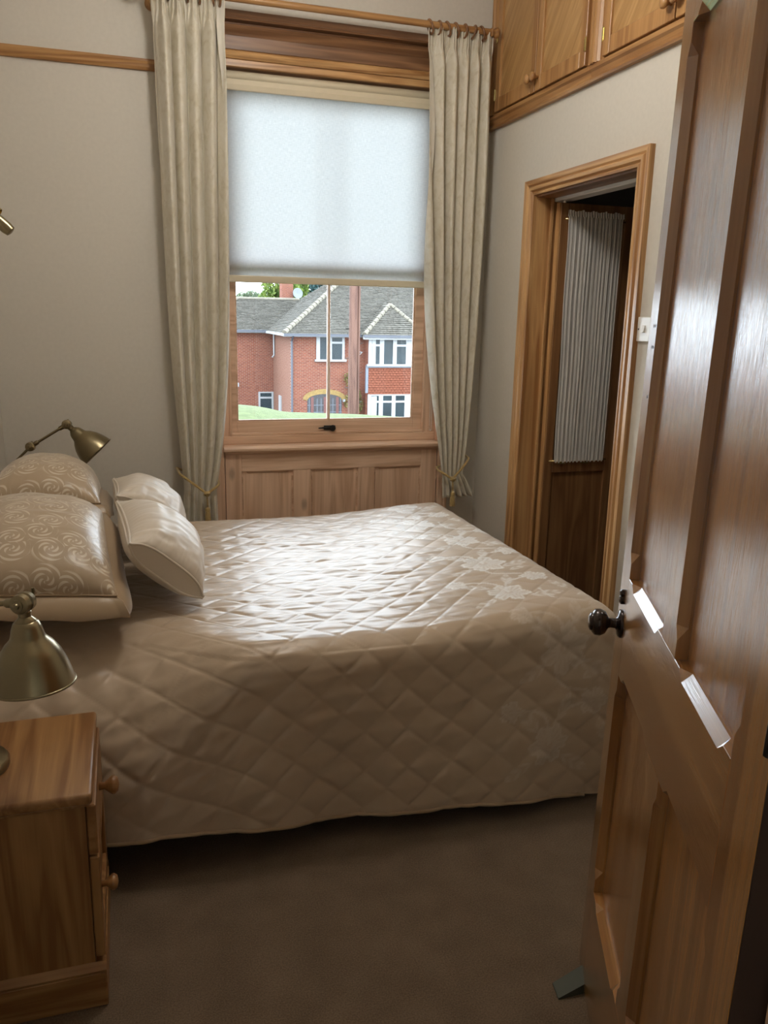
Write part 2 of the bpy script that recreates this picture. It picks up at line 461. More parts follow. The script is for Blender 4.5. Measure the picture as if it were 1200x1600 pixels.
# cornice over the window, stepped forward
HX0, HX1 = .385, 1.605
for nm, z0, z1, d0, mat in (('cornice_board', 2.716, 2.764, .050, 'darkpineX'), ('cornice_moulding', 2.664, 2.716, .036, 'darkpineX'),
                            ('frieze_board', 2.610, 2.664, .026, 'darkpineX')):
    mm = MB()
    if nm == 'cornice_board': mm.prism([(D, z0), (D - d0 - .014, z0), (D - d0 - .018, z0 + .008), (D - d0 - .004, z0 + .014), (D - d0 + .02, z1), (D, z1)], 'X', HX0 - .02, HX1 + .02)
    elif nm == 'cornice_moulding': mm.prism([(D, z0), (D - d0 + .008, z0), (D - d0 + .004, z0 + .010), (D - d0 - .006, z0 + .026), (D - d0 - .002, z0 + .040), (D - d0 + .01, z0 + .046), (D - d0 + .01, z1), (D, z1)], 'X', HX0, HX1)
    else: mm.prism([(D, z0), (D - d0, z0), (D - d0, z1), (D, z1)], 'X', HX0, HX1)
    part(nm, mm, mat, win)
part('architrave_bead', MB().prism([(D, 2.575), (D - .020, 2.575), (D - .030, 2.584), (D - .034, 2.594), (D - .030, 2.603), (D - .022, 2.610), (D, 2.610)], 'X', HX0, HX1), 'trimpineX', win)
part('head_board', MB().box(WX0 - .02, WX1 + .02, D - .012, D + .012, 2.545, 2.575, .002), 'trimpineX', win)
# side architraves running down to the floor
for x0, x1 in ((.385, WX0 - .002), (WX1 + .002, 1.615)):
    mm = MB().box(x0, x1, D - .018, D + .004, 0, 2.575, .004)
    xo = x0 if x0 < 1 else x1; s = 1 if x0 < 1 else -1
    part('side_architrave', mm, 'pineZ', win)
    part('architrave_fillet', MB().box(min(xo, xo + s * .018), max(xo, xo + s * .018), D - .028, D - .016, 0, 2.575, .004, 2), 'pineZ', win)
# sill board with a rounded nose
nose = [(D + .05, WZ0 + .012), (D - .030, WZ0 + .012), (D - .038, WZ0 + .008), (D - .042, WZ0), (D - .040, WZ0 - .010), (D - .034, WZ0 - .016), (D + .05, WZ0 - .016)]
part('sill_board', MB().prism(nose, 'X', WX0 - .006, WX1 + .004), 'pineX', win)
part('sill_moulding', MB().prism([(D, .834), (D - .022, .834), (D - .018, .826), (D - .008, .818), (D, .816)], 'X', WX0, WX1), 'pineX', win)
# panelled apron
ap = [(.457, .536), (.793, .885), (1.129, 1.218), (1.471, 1.558)]
part('apron_rail', MB().box(.536, 1.471, D - .006, D + .015, .733, .834, .002), 'pineX', win)
part('apron_rail', MB().box(.536, 1.471, D - .006, D + .015, .0, .20, .002), 'pineX', win)
for i, (a, b) in enumerate(ap):
    part('apron_stile', MB().box(a, b, D - .006, D + .015, 0 if i in (0, 3) else .2, .834 if i in (0, 3) else .733, .002), 'pineZ', win)
for (a, b) in ((.536, .793), (.885, 1.129), (1.218, 1.471)):
    part('apron_panel', MB().box(a, b, D + .006, D + .016, .2, .733), 'pineZ', win)
    ch = MB()
    # stopped chamfers along the panel edges
    for sx, x in ((1, a), (-1, b)):
        ch.add([(x, D - .0055, .23), (x, D - .0055, .705), (x + sx * .008, D + .006, .705), (x + sx * .008, D + .006, .23), (x, D + .006, .23), (x, D + .006, .705)],
               [(0, 1, 2, 3), (0, 4, 5, 1), (3, 2, 5, 4), (0, 3, 4), (1, 5, 2)])
    ch.add([(a + .02, D - .0055, .733), (b - .02, D - .0055, .733), (b - .03, D + .006, .722), (a + .03, D + .006, .722), (a + .02, D + .006, .733), (b - .02, D + .006, .733)],
           [(0, 1, 2, 3), (0, 4, 5, 1), (3, 2, 5, 4), (0, 3, 4), (1, 5, 2)])
    part('panel_moulding', ch, 'pineX', win)

# ================================================================== ROLLER BLIND
BY = D + .030
bl = thing('roller_blind', (1.0, BY, 2.55), 'cream linen roller blind pulled halfway down over the sash window', 'blind')
part('roller', MB().lathe([(.019, 0), (.022, .004), (.022, 1.014), (.019, 1.018)], (.464, BY + .006, 2.518), (1, 0, 0), 20), 'blind_trim', bl, smooth=True, sharp=40)
P = np.zeros((30, 40, 3)); zz = np.linspace(2.50, 1.660, 30)[:, None]; xx = np.linspace(.470, 1.476, 40)[None]
P[..., 0] = xx; P[..., 2] = zz; P[..., 1] = BY - .012 + .0015 * np.sin(xx * 9) * sstep(2.5, 1.7, zz)
part('fabric', MB().grid(P), 'blind', bl, smooth=True, recalc=False)
part('bottom_bar', MB().box(.464, 1.482, BY - .018, BY - .006, 1.632, 1.664, .004, 2), 'blind_trim', bl)
part('fascia', MB().prism([(BY - .03, 2.455), (BY - .024, 2.452), (BY - .024, 2.498), (BY - .030, 2.498), (BY - .034, 2.476)], 'X', .462, 1.484), 'blind_trim', bl)
for x in (.460, 1.486): part('end_bracket', MB().box(x - .003, x + .003, BY - .034, BY + .03, 2.45, 2.547, .001), 'white_plastic', bl)
# bead chain: a loop of small beads
ch = MB(); zs = np.arange(.925, 2.50, .0075)
for k, z in enumerate(zs):
    for dy in (-.014, .012):
        if dy > 0 and z < .94: continue
        if z > 1.75 and k % 3: continue
        ch.lathe([(0, -.0026), (.0026, -.0010), (.0026, .0010), (0, .0026)], (1.530, BY + dy, z), (0, 0, 1), 6, cap=False)
for a in np.linspace(math.pi, 2 * math.pi, 7):
    ch.lathe([(0, -.0026), (.0026, -.0010), (.0026, .0010), (0, .0026)], (1.530, BY - .001 + .013 * math.cos(a), .925 + .013 * math.sin(a)), (0, 0, 1), 6, cap=False)
ch.tube([(1.530, BY - .014, .93), (1.530, BY - .014, 2.5)], .0009, 5).tube([(1.530, BY + .012, .93), (1.530, BY + .012, 2.5)], .0009, 5)
part('bead_chain', ch, 'white_plastic', bl)
part('chain_wheel', MB().lathe([(.018, 0), (.018, .01)], (1.525, BY, 2.51), (1, 0, 0), 16).box(1.486, 1.526, BY - .004, BY + .004, 2.505, 2.515), 'white_plastic', bl)

# ================================================================== CURTAINS
PY, PZ = 3.862, 2.772
pole = thing('curtain_pole', (1.0, PY, PZ), 'wooden curtain pole with rings above the window', 'curtain pole')
part('rod', MB().tube([(.17, PY, PZ), (1.695, PY, PZ)], .0145, 16), 'cupX', pole, smooth=True, sharp=50)
for s, x in ((-1, .17), (1, 1.695)):
    part('finial', MB().lathe([(.015, 0), (.019, .003), (.019, .008), (.013, .012), (.022, .024), (.024, .032), (.018, .041), (0, .046)], (x, PY, PZ), (s, 0, 0), 18), 'cupX', pole, smooth=True)
for x in (.195, 1.675):
    part('bracket', MB().tube([(x, D, PZ - .02), (x, PY + .02, PZ - .022), (x, PY, PZ - .022)], .009, 10).lathe([(.028, 0), (.028, .006), (.02, .012)], (x, D, PZ - .02), (0, -1, 0), 18), 'cupY', pole, smooth=True, sharp=40)
def ring_pts(x, tilt):
    return [(x + tilt * .02 * math.sin(a), PY + .027 * math.cos(a), PZ - .010 + .027 * math.sin(a)) for a in np.linspace(0, 2 * math.pi, 20, endpoint=False)]
for i, x in enumerate([.21, .235, .26, .29, .335, .38, .43, .465] + [1.40 + .042 * k for k in range(7)]):
    part('ring', MB().tube(ring_pts(x, rnd.uniform(-.5, .5)), .0052, 8, closed=True), 'darkpineX', pole, smooth=True)

def curtain(name, top, waist, zw, hem, zh, zt, yc, label, seed, flip, nf=5):
    """top/waist/hem: (x0,x1) extents; grid of deep uneven folds gathered at the tie-back"""
    root = thing(name, ((top[0] + top[1]) / 2, yc, zt), label, 'curtain', 'curtains at the sash window')
    nu, nv = 260, 150
    u = np.linspace(0, 1, nu)[None]; z = np.linspace(zt, zh, nv)[:, None]
    # edges: straight to ~z 1.2, sweeping in to the waist, flaring to the hem
    t1 = np.clip((zt - z) / (zt - zw), 0, 1); t2 = np.clip((zw - z) / (zw - zh), 0, 1)
    inn = t1 ** 3.2
    x0 = top[0] + (waist[0] - top[0]) * (.35 * t1 + .65 * inn) + (hem[0] - waist[0]) * t2 ** .8
    x1 = top[1] + (waist[1] - top[1]) * (.10 * t1 + .90 * t1 ** 5) + (hem[1] - waist[1]) * t2 ** .8
    if flip:
        x0 = top[0] + (waist[0] - top[0]) * (.25 * t1 + .75 * t1 ** 3) + (hem[0] - waist[0]) * t2 ** .8
        x1 = top[1] + (waist[1] - top[1]) * (.10 * t1 + .90 * t1 ** 4) + (hem[1] - waist[1]) * t2 ** .8
    uu = u + .045 * np.sin(u * 6.283 * 1.5 + seed) + .03 * vnoise(u * 3, z * 1.1, seed)
    ph = 2 * math.pi * nf * uu + 1.5 * vnoise(u * 2.5, z * .8, seed + 3)
    amp = .042 * (.75 + .4 * vnoise(u * 4, z * .6, seed + 5)) * (1 - .35 * t1 ** 4)
    head = sstep(zt - .16, zt - .05, z)                              # pencil-pleat heading
    w = np.sin(ph) + .30 * np.sin(2 * ph + 1.1 + vnoise(u * 3, z * .7, seed + 8)) + 0.06 * np.sin(3.3 * ph + 3 * vnoise(u * 2, z, seed + 9))
    wy = amp * w * (1 - .55 * head) + head * .008 * np.sin(ph * 4)
    pinch = 1 - .25 * np.exp(-((z - zw) / .06) ** 2)
    y = yc + wy * pinch - .012 * np.sin(u * math.pi) * (1 - t1 * .3) + .02 * t1
    bag = .014 * sstep(zw - .02, zw + .25, z) * (1 - sstep(zw + .3, zw + .9, z))
    x = x0 + (x1 - x0) * (uu - uu[:, :1]) / (uu[:, -1:] - uu[:, :1]) + amp * .35 * np.cos(ph) * (1 - head)
    y = y - bag * np.sin(u * math.pi)
    # gathered heading ruffles backwards over the tape line
    y = y + .006 * np.exp(-((z - (zt - .09)) / .008) ** 2)
    P = np.stack([x + 0 * z, y + 0 * u, z + 0 * u + .004 * np.sin(ph) * sstep(zh + .1, zh, z)], -1)
    o = part('cloth', MB().grid(P), 'curtain', root, smooth=True, recalc=False)
    uvl = o.data.uv_layers.new(name='UVMap'); li = np.zeros(len(o.data.loops), dtype=np.int32); o.data.loops.foreach_get('vertex_index', li)
    cu = np.stack([np.broadcast_to(uu * 1.1, P.shape[:2]), np.broadcast_to(z, P.shape[:2])], -1).reshape(-1, 2)
    uvl.data.foreach_set('uv', cu[li].reshape(-1).astype(np.float32))
    sm = o.modifiers.new('cloth_thickness', 'SOLIDIFY'); sm.thickness = .003
    # turned leading edge (lining shows pale)
    j = -1 if not flip else 0
    e = P[:, j]; s = -1 if not flip else 1
    Q = np.stack([np.stack([e[:, 0] + s * k * .010 * (1 + .5 * np.sin(e[:, 2] * 7 + seed)), e[:, 1] + (.012 * k if k < 2 else .016), e[:, 2]], -1) for k in (0, .5, 1, 2)], 1)
    part('leading_edge', MB().grid(Q), 'lining', root, smooth=True, recalc=False)
    return root, P
M['lining'] = plain('ivory_lining', (.68, .64, .55), .55, var=.03, scale=20)
cl, PL = curtain('curtain', (.185, .482), (.250, .395), .675, (.205, .405), .04, 2.775, 3.872,
                 'left cream damask curtain, reaching from pole to behind the bed', 1.3, False)
cr, PR = curtain('curtain', (1.392, 1.722), (1.545, 1.668), .70, (1.548, 1.735), .588, 2.768, 3.872,
                 'right cream damask curtain whose hem stops above the bed foot', 4.1, True)

def tieback(cx, w, z_lo, z_hi, side, label, yc):
    """gold cord round the gathered curtain, from hook on wall to a knot in front"""
    root = thing('curtain_tieback', (cx, yc, z_lo), label, 'tieback', 'gold cords round the curtains')
    kn = cx + side * w * .30                                       # knot position
    pts = []
    for a in np.linspace(0, math.pi, 22):                          # front half, dips at the knot
        x = cx - side * w * math.cos(a); y = yc - .062 * math.sin(a) ** .7
        f = (x - (cx - side * w)) * side / (2 * w)                # 0 at hook side, 1 at window side
        z = z_hi + (z_lo - z_hi) * min(1, f / .65) ** 1.1 if f < .65 else z_lo + (f - .65) / .35 * .035
        pts.append((x, y, z))
    back = [(cx + side * w, yc + .03, z_lo + .045), (cx, D - .035, z_lo + .06), (cx - side * w * 1.1, D - .03, z_hi + .01)]
    part('cord', MB().tube(pts + back, .0062, 9, closed=True), 'rope', root, smooth=True)
    y0 = yc - .066
    k = MB().lathe([(0, -.014), (.012, -.010), (.016, 0), (.012, .010), (0, .014)], (kn, y0, z_lo), (.3, 0, 1), 14)
    k.tube([(kn - .014, y0 - .006, z_lo - .004), (kn, y0 - .014, z_lo + .004), (kn + .014, y0 - .006, z_lo + .002)], .005, 8)
    part('knot', k, 'rope', root, smooth=True)
    tz = z_lo - .012
    part('tassel', MB().tube([(kn, y0, tz), (kn + .002, y0 - .002, tz - .05)], .004, 8)
         .lathe([(0, 0), (.010, -.006), (.013, -.016), (.009, -.024), (.012, -.028), (.016, -.075), (.014, -.078)], (kn + .002, y0 - .002, tz - .05), (0, 0, 1), 14), 'rope', root, smooth=True)
    return root
tieback(.322, .090, .668, .758, 1, 'gold cord tieback knotted round the left curtain', 3.885)
tieback(1.606, .078, .690, .790, -1, 'gold cord tieback knotted round the right curtain near the ensuite wall', 3.885)

# ================================================================== OVERHEAD CUPBOARDS (right wall)
def cupboard(y0, y1, label, knob_mid=True):
    """y0 > y1 : far to near. two doors"""
    root = thing('overhead_cupboard', (R, (y0 + y1) / 2, 2.378), label, 'cupboard', 'built-in cupboards above the ensuite wall')
    X = R
    yi0, yi1 = y0 - .065, y1 + .055
    part('carcass', MB().box(X + .03, X + .55, y1 + .002, y0 - .002, 2.382, CEIL - .01), 'cupZ', root)
    # face frame
    part('frame_stile', MB().box(X - .004, X + .03, yi0, y0 - .001, 2.378, CEIL - .005, .002), 'cupZ', root)
    part('frame_stile', MB().box(X - .004, X + .03, y1 + .001, yi1, 2.378, CEIL - .005, .002), 'cupZ', root)
    zb = 2.378
    prof = [(X, zb), (X - .020, zb), (X - .024, zb + .008), (X - .016, zb + .020), (X - .018, zb + .036), (X - .026, zb + .044), (X - .024, zb + .054), (X - .012, zb + .060), (X - .010, zb + .068), (X, zb + .068)]
    part('base_moulding', MB().prism(prof, 'Y', y1 + .001, y0 - .001), 'cupY', root)
    for y, s in ((y0 - .001, -1), (y1 + .001, 1)):
        pr = [(X, y), (X - .010, y), (X - .022, y + s * .006), (X - .020, y + s * .014), (X - .012, y + s * .020), (X - .016, y + s * .030), (X - .008, y + s * .040), (X, y + s * .042)]
        part('side_moulding', MB().prism(pr, 'Z', zb + .068, CEIL - .005), 'cupZ', root)
    ym = (yi0 + yi1) / 2
    for (a, b, s) in ((yi0 - .002, ym + .004, 1), (ym - .004, yi1 + .002, -1)):     # a far, b near
        zz0, zz1, X0, X1 = 2.452, CEIL - .03, X - .018, X + .004
        w = .044
        d = part('cupboard_door', MB().box(X0, X1, a - w, a, zz0, zz1, .002).box(X0, X1, b, b + w, zz0, zz1, .002)
                 .box(X0, X1, b + w, a - w, zz0, zz0 + .06, .002).box(X0, X1, b + w, a - w, zz1 - .06, zz1, .002), 'cupZ', root)
        d['_o'] = root['_o']
        part('door_panel', MB().box(X0 + .010, X1 - .004, b + w, a - w, zz0 + .06, zz1 - .06), 'veneer', d)
        ky = b + .022 if s == 1 else a - .022
        part('knob', MB().lathe([(.008, 0), (.007, .010), (.012, .016), (.019, .024), (.020, .030), (.014, .037), (0, .040)], (X0, ky, zz0 + .052), (-1, 0, 0), 18), 'cupX', d, smooth=True)
        hy = a + .001 if s == 1 else b - .001
        for hz in (zz0 + .05, zz0 + .30):
            part('hinge', MB().lathe([(.004, 0), (.004, .05)], (X0 - .001, hy, hz), (0, 0, 1), 8).box(X0 - .002, X0, min(hy, hy - s * .012), max(hy, hy - s * .012), hz + .004, hz + .046), 'bright_brass', d)
    return root
cupboard(4.0, 3.052, 'built-in overhead pine cupboard in the far corner beside the curtain')
cupboard(3.052, 2.06, 'built-in overhead pine cupboard nearer the open bedroom door, partly hidden by it')

# ================================================================== ENSUITE DOORWAY + FOLDING DOOR
d2 = tag(thing('door_2', (R, (DY0 + DY1) / 2, 0)), kind='structure')
def arch_prof(s):      # (proud, across): across 0 = opening edge
    return [(0, 0), (-.014, 0), (-.016, .010), (-.010, .018), (-.020, .026), (-.022, .040), (-.014, .048), (-.020, .056), (-.022, .078), (0, .078)]
AW = .078
for y, s in ((DY1 - .004, 1), (DY0 + .004, -1)):
    zt = DZ - .004
    mm = MB(); pf = arch_prof(s)
    vs = []
    for z in (0, None):
        for p, a in pf: vs.append((R + p, y + s * a, 0 if z == 0 else zt + a * .82))
    k = len(pf)
    mm.add(vs, [tuple(range(k)), tuple(range(2 * k - 1, k - 1, -1))] + [(i, k + i, k + (i + 1) % k, (i + 1) % k) for i in range(k)])
    part('architrave', mm, 'trimpineZ', d2)
pf = arch_prof(1); zt = DZ - .004; vs = []
for y, s in ((DY1 - .004, 1), (DY0 + .004, -1)):
    for p, a in pf: vs.append((R + p, y + s * a, zt + a * .82))
k = len(pf)
part('head_architrave', MB().add(vs, [tuple(range(k)), tuple(range(2 * k - 1, k - 1, -1))] + [(i, k + i, k + (i + 1) % k, (i + 1) % k) for i in range(k)]), 'trimpineY', d2)
part('jamb', MB().box(R + .001, R + .125, DY1 - .004, DY1 + .018, 0, DZ), 'trimpineZ', d2)
part('jamb', MB().box(R + .001, R + .125, DY0 - .018, DY0 + .004, 0, DZ), 'trimpineZ', d2)
part('head_jamb', MB().box(R + .001, R + .085, DY0 + .004, DY1 - .004, DZ - .012, DZ + .003), 'oakY', d2)
part('stop_bead', MB().box(R + .07, R + .085, DY1 - .018, DY1 - .004, 0, DZ - .012, .003), 'trimpineZ', d2)
part('sliding_track', MB().box(R + .088, R + .150, DY0 + .004, DY1 - .004, DZ - .026, DZ + .003, .003), 'white_gloss', d2)
LY, LX0, LX1 = 3.40, 1.868, 2.262
lf = part('folding_leaf', MB().box(LX0, LX0 + .044, LY, LY + .034, .012, 1.992, .002).box(LX1 - .07, LX1, LY, LY + .034, .012, 1.992, .002)
          .box(LX0 + .044, LX1 - .07, LY, LY + .034, 1.93, 1.992, .002).box(LX0 + .044, LX1 - .07, LY, LY + .034, .79, .852, .002)
          .box(LX0 + .044, LX1 - .07, LY, LY + .034, .012, .12, .002), 'oakZ', d2)
lf['_o'] = d2['_o']
part('leaf_panel', MB().box(LX0 + .044, LX1 - .07, LY + .010, LY + .022, .12, .79), 'oakZ', lf)
part('leaf_pane', MB().box(LX0 + .044, LX1 - .07, LY + .015, LY + .019, .852, 1.93), 'glass', lf)
part('leaf_edge', MB().box(LX0 - .006, LX0 - .0005, LY + .002, LY + .032, .012, 1.992), 'trimpineZ', lf)
part('leaf_pivot', MB().box(LX0 + .02, LX0 + .026, LY + .01, LY + .024, 1.992, DZ - .026), 'white_plastic', lf)
l2 = part('folding_leaf', MB().box(LX0 + .02, LX1 - .02, LY + .040, LY + .072, .012, 1.992, .002), 'oakZ', d2)
part('latch', MB().box(LX1 - .006, LX1 + .002, LY + .008, LY + .02, 1.08, 1.14), 'iron', lf)
# net curtain on the leaf
nc = thing('net_curtain', (2.05, LY - .012, 1.93), 'white gathered net curtain hanging on the glazed ensuite folding door', 'curtain')
nu, nv = 200, 70
u = np.linspace(0, 1, nu)[None]; z = np.linspace(1.945, .842, nv)[:, None]
ph = 2 * math.pi * 14 * (u + .012 * np.sin(u * 19)) + 1.3 * vnoise(u * 6, z * .5, 2)
hold = np.clip(np.minimum((1.945 - z) / .10, (z - .842) / .10), 0, 1)
edge = .006 * np.sin(z * 11)
x = 1.897 + (2.172 - 1.897) * u + .020 * np.clip((1.945 - z), 0, 2) * (1 - u) * .6 - .01 * sstep(.9, 1.9, z) * 0 + edge * (1 - u) * .3
P = np.stack([x + 0 * z, LY - .014 - .0030 * (1 + np.sin(ph) + .4 * np.sin(2.3 * ph + 1)) * (.35 + .65 * hold) * (.6 + .4 * vnoise(u * 5, z * .4, 9)), z + .004 * np.sin(ph * 1.0 + 1) * (np.abs(hold) < .15)], -1)
part('net', MB().grid(P), 'net', nc, smooth=True, recalc=False)
fr = np.linspace(0, 1, 160)
Q = np.stack([np.stack([1.894 + .282 * fr, LY - .016 - .004 * np.sin(fr * 140 + k), 1.935 + .024 * k + .003 * np.sin(fr * 31) * k + .0015 * np.sin(fr * 77) * k], -1) for k in (0, .5, 1)], 0)
part('frill', MB().grid(Q), 'net', nc, smooth=True, recalc=False)
for z0 in (1.928, .852):
    part('curtain_rod', MB().tube([(1.885, LY - .010, z0 - .004), (2.19, LY - .010, z0 - .004)], .0035, 8), 'bright_brass', nc, smooth=True)
for x0 in (1.95, 2.075):
    part('rod_hook', MB().tube([(x0, LY, .838), (x0, LY - .012, .836), (x0, LY - .014, .846)], .003, 6).tube([(x0 - .02, LY - .012, .836), (x0 + .02, LY - .012, .836)], .003, 6), 'bright_brass', nc)

# light switch
sw = thing('light_switch', (R, 2.572, 1.468), 'white light switch on the wall between the ensuite doorway and open door', 'switch')
part('plate', MB().box(R - .009, R, 2.529, 2.615, 1.425, 1.511, .003, 2), 'white_plastic', sw)
part('rocker', MB().prism([(R - .009, 1.456), (R - .017, 1.458), (R - .011, 1.482), (R - .009, 1.482)], 'Y', 2.566, 2.582), 'white_gloss', sw)
part('screw', MB().lathe([(.003, 0), (.003, .0015)], (R - .009, 2.605, 1.468), (-1, 0, 0), 10), 'iron', sw)
M['dark_edge'] = plain('edge_shade_tone', (.035, .014, .006), .6)  # near-black tone standing in for shade on the door's hinge edge
# ================================================================== OPEN BEDROOM DOOR (four panels, stop-chamfered)
dang, dtilt = math.radians(24.0), math.radians(1.0)
du = Vector((math.sin(dang), math.cos(dang), 0)); dn0 = Vector((du.y, -du.x, 0))
dv = Vector((0, 0, 1)) * math.cos(dtilt) + dn0 * math.sin(dtilt)
dy = dv.cross(du)
DWID, DHT, DTH = .893, 2.13, .042
hinge = Vector((.976, 1.442, .01)) - du * DWID
d1 = bpy.data.objects.new('door_1', None); COL.objects.link(d1)
d1.matrix_world = Matrix(((du.x, dy.x, dv.x, hinge.x), (du.y, dy.y, dv.y, hinge.y), (du.z, dy.z, dv.z, hinge.z), (0, 0, 0, 1)))
d1['kind'] = 'structure'; d1['_o'] = (0., 0., 0.)
# local frame: x from hinge to leading edge, y towards the room side face (y=0), z up
CH, STOP0, STOP1 = .015, .032, .052
def member(axis, a0, a1, b0, b1, cuts_lo, cuts_hi):
    """bar running along axis ('Z' or 'X') from a0..a1, across b0..b1; chamfer intervals on its low / high edge"""
    st = {a0, a1}
    for lo, hi in cuts_lo + cuts_hi: st |= {lo + STOP0, lo + STOP1, hi - STOP1, hi - STOP0}
    st = sorted(st)
    def c(t, cuts):
        for lo, hi in cuts:
            if lo + STOP1 - 1e-6 <= t <= hi - STOP1 + 1e-6: return CH
        return .0008
    vs = []; fs = []
    for t in st:
        cl, chh = c(t, cuts_lo), c(t, cuts_hi)
        pr = [(b0, -DTH), (b1, -DTH), (b1, -chh), (b1 - chh, 0), (b0 + cl, 0), (b0, -cl)]
        for b, y in pr: vs.append((b, y, t) if axis == 'Z' else (t, y, b))
    n = 6
    for i in range(len(st) - 1):
        for j in range(n): fs.append((i * n + j, i * n + (j + 1) % n, (i + 1) * n + (j + 1) % n, (i + 1) * n + j))
    fs += [tuple(range(n - 1, -1, -1)), tuple((len(st) - 1) * n + j for j in range(n))]
    return MB().add(vs, fs)
xh, xm0, xm1, xl = .113, .410, .503, .812          # hinge stile | opening | muntin | opening | leading stile
z_b, z_l0, z_l1, z_t = .245, .768, .980, 1.995
vcuts = [(z_b, z_l0), (z_l1, z_t)]
part('leading_stile', member('Z', 0, DHT, xl, DWID, vcuts, []), 'doorZ', d1)
part('hinge_stile', member('Z', 0, DHT, 0, xh, [], vcuts), 'doorZ', d1)
for z0, z1, cu in ((z_b, z_l0, [(z_b, z_l0)]), (z_l1, z_t, [(z_l1, z_t)])):
    part('muntin', member('Z', z0, z1, xm0, xm1, cu, cu), 'doorZ', d1)
hc = [(xh, xm0), (xm1, xl)]
part('bottom_rail', member('X', xh, xl, 0, z_b, [], hc), 'doorX', d1)
part('lock_rail', member('X', xh, xl, z_l0, z_l1, hc, hc), 'doorX', d1)
part('top_rail', member('X', xh, xl, z_t, DHT, hc, []), 'doorX', d1)
for a, b in hc:
    for z0, z1 in vcuts: part('door_panel', MB().box(a, b, -.030, -.019, z0, z1), 'doorZ', d1)
kx, kz = DWID - .050, .872
rose = part('knob_rose', MB().lathe([(.030, 0), (.030, .003), (.026, .007), (.014, .009), (.012, .012)], (kx, 0, kz), (0, 1, 0), 28), 'bronze', d1, smooth=True, sharp=50)
kn = part('door_knob', MB().lathe([(.011, .010), (.010, .022), (.012, .027), (.024, .034), (.0285, .044), (.0275, .054), (.021, .060), (.019, .0605), (.018, .064), (.012, .067), (0, .068)], (kx, 0, kz), (0, 1, 0), 28), 'bronze', d1, smooth=True, sharp=50)
kb = part('door_knob', MB().lathe([(.03, 0), (.026, .007), (.011, .012), (.010, .024), (.024, .034), (.0285, .046), (.021, .060), (0, .066)], (kx, -DTH, kz), (0, -1, 0), 24), 'bronze', d1, smooth=True)
m = MB().lathe([(.010, 0), (.010, .006), (.006, .009), (0, .010)], (kx + .004, 0, kz + .052), (0, 1, 0), 16)
m.lathe([(.008, 0), (.008, .006), (.004, .009), (0, .0095)], (kx + .004, 0, kz + .066), (0, 1, 0), 14)
part('keyhole_cover', m, 'bronze', d1, smooth=True, sharp=50)
for zz in (.25, 1.05, 1.9):
    part('hinge', MB().lathe([(.007, 0), (.007, .1)], (-.004, .003, zz), (0, 0, 1), 10), 'iron', d1)
# old screw holes of a bolt that was once on the leading stile
part('hinge_edge', MB().box(-.0016, -.0002, -DTH + .001, -.001, .002, DHT - .002), 'dark_edge', d1)  # thin dark strip: the unlit edge's shade painted as colour
m = MB()
for dx, zz in ((.020, 1.480), (.034, 1.480), (.022, 1.440), (.034, 1.440), (.030, 1.345)):
    m.lathe([(.0035, 0), (.003, .0006)], (DWID - dx - .02, 0, zz), (0, 1, 0), 10)
part('screw_hole', m, 'iron', d1)
# door frame at the hinge
struct('trim_3', MB().box(.655, .70, .40, .598, 0, 2.2), 'pineZ')
struct('trim_4', MB().box(-.30, -.255, .40, .60, 0, 2.2).box(-.255, .655, .40, .60, 2.155, 2.2), 'pineZ')

wd = thing('door_wedge', (.93, 1.36, 0), 'grey-green rubber wedge on the carpet at the foot of the open door', 'door wedge')
def wedge_pts():
    a = Vector((.872, 1.350)); dxn = Vector((.91, .0)); out = []
    return out
P0, P1 = (.880, 1.396), (.871, 1.352)           # thin edge
Q0, Q1 = (.958, 1.400), (.950, 1.352)           # thick edge against the door
part('wedge', MB().add([(P0[0], P0[1], 0), (P1[0], P1[1], 0), (Q1[0], Q1[1], 0), (Q0[0], Q0[1], 0), (P0[0], P0[1], .004), (P1[0], P1[1], .004), (Q1[0], Q1[1], .030), (Q0[0], Q0[1], .030)],
     [(0, 1, 2, 3), (4, 7, 6, 5), (0, 4, 5, 1), (1, 5, 6, 2), (2, 6, 7, 3), (3, 7, 4, 0)]), 'rubber', wd)

# ================================================================== BED + QUILTED BEDSPREAD
XH, XF, YN, YF = -.505, 1.425, 2.045, 3.575
bed = thing('bed', (.45, 2.8, 0), 'double bed, all covered by the quilted champagne bedspread', 'bed')
part('mattress', MB().prism([(YN + .08, .34), (YN + .13, .44), (YN + .27, .56), (YF - .07, .56), (YF - .05, .34)], 'X', XH + .01, XF - .06), 'cushion', bed)
part('bed_base', MB().box(XH + .01, XF - .04, YN + .05, YF - .05, .13, .34, .01), 'grey_plaster', bed)
for x in (-.4, 1.3):
    for y in (2.2, 3.42): part('leg', MB().lathe([(.02, 0), (.028, .13)], (x, y, 0), (0, 0, 1), 14), 'iron', bed)

hx = np.array([-.6, -.104, .035, .293, .476, .668, .87, 1.083, 1.367, 2.2]); hz = np.array([.12, .122, .13, .10, .078, .075, .069, .059, .024, .02])
NXq, NS, NTOP = 380, 120, 340
xs_flat = XF - .075
RF = .075
px = np.concatenate([np.linspace(XH, xs_flat, 300), xs_flat + np.linspace(0, 1, 81)[1:] * (RF * math.pi / 2 + .5)])
NXq = len(px)
ex = np.clip(px - xs_flat, 0, None)
ang = np.clip(ex / RF, 0, math.pi / 2)
X1 = np.where(ex > 0, xs_flat + RF * np.sin(ang), px)
dropx = RF * (1 - np.cos(ang)) + np.clip(ex - RF * math.pi / 2, 0, None)
xr = np.minimum(X1, XF)
top = .618 + .032 * sstep(.75, 1.35, xr)
rn = .075 + .30 * (1 - sstep(-.08, .34, xr))
hemn = np.interp(xr, hx, hz)
En = rn * math.pi / 2 + np.clip(top - hemn - rn, 0.02, None)
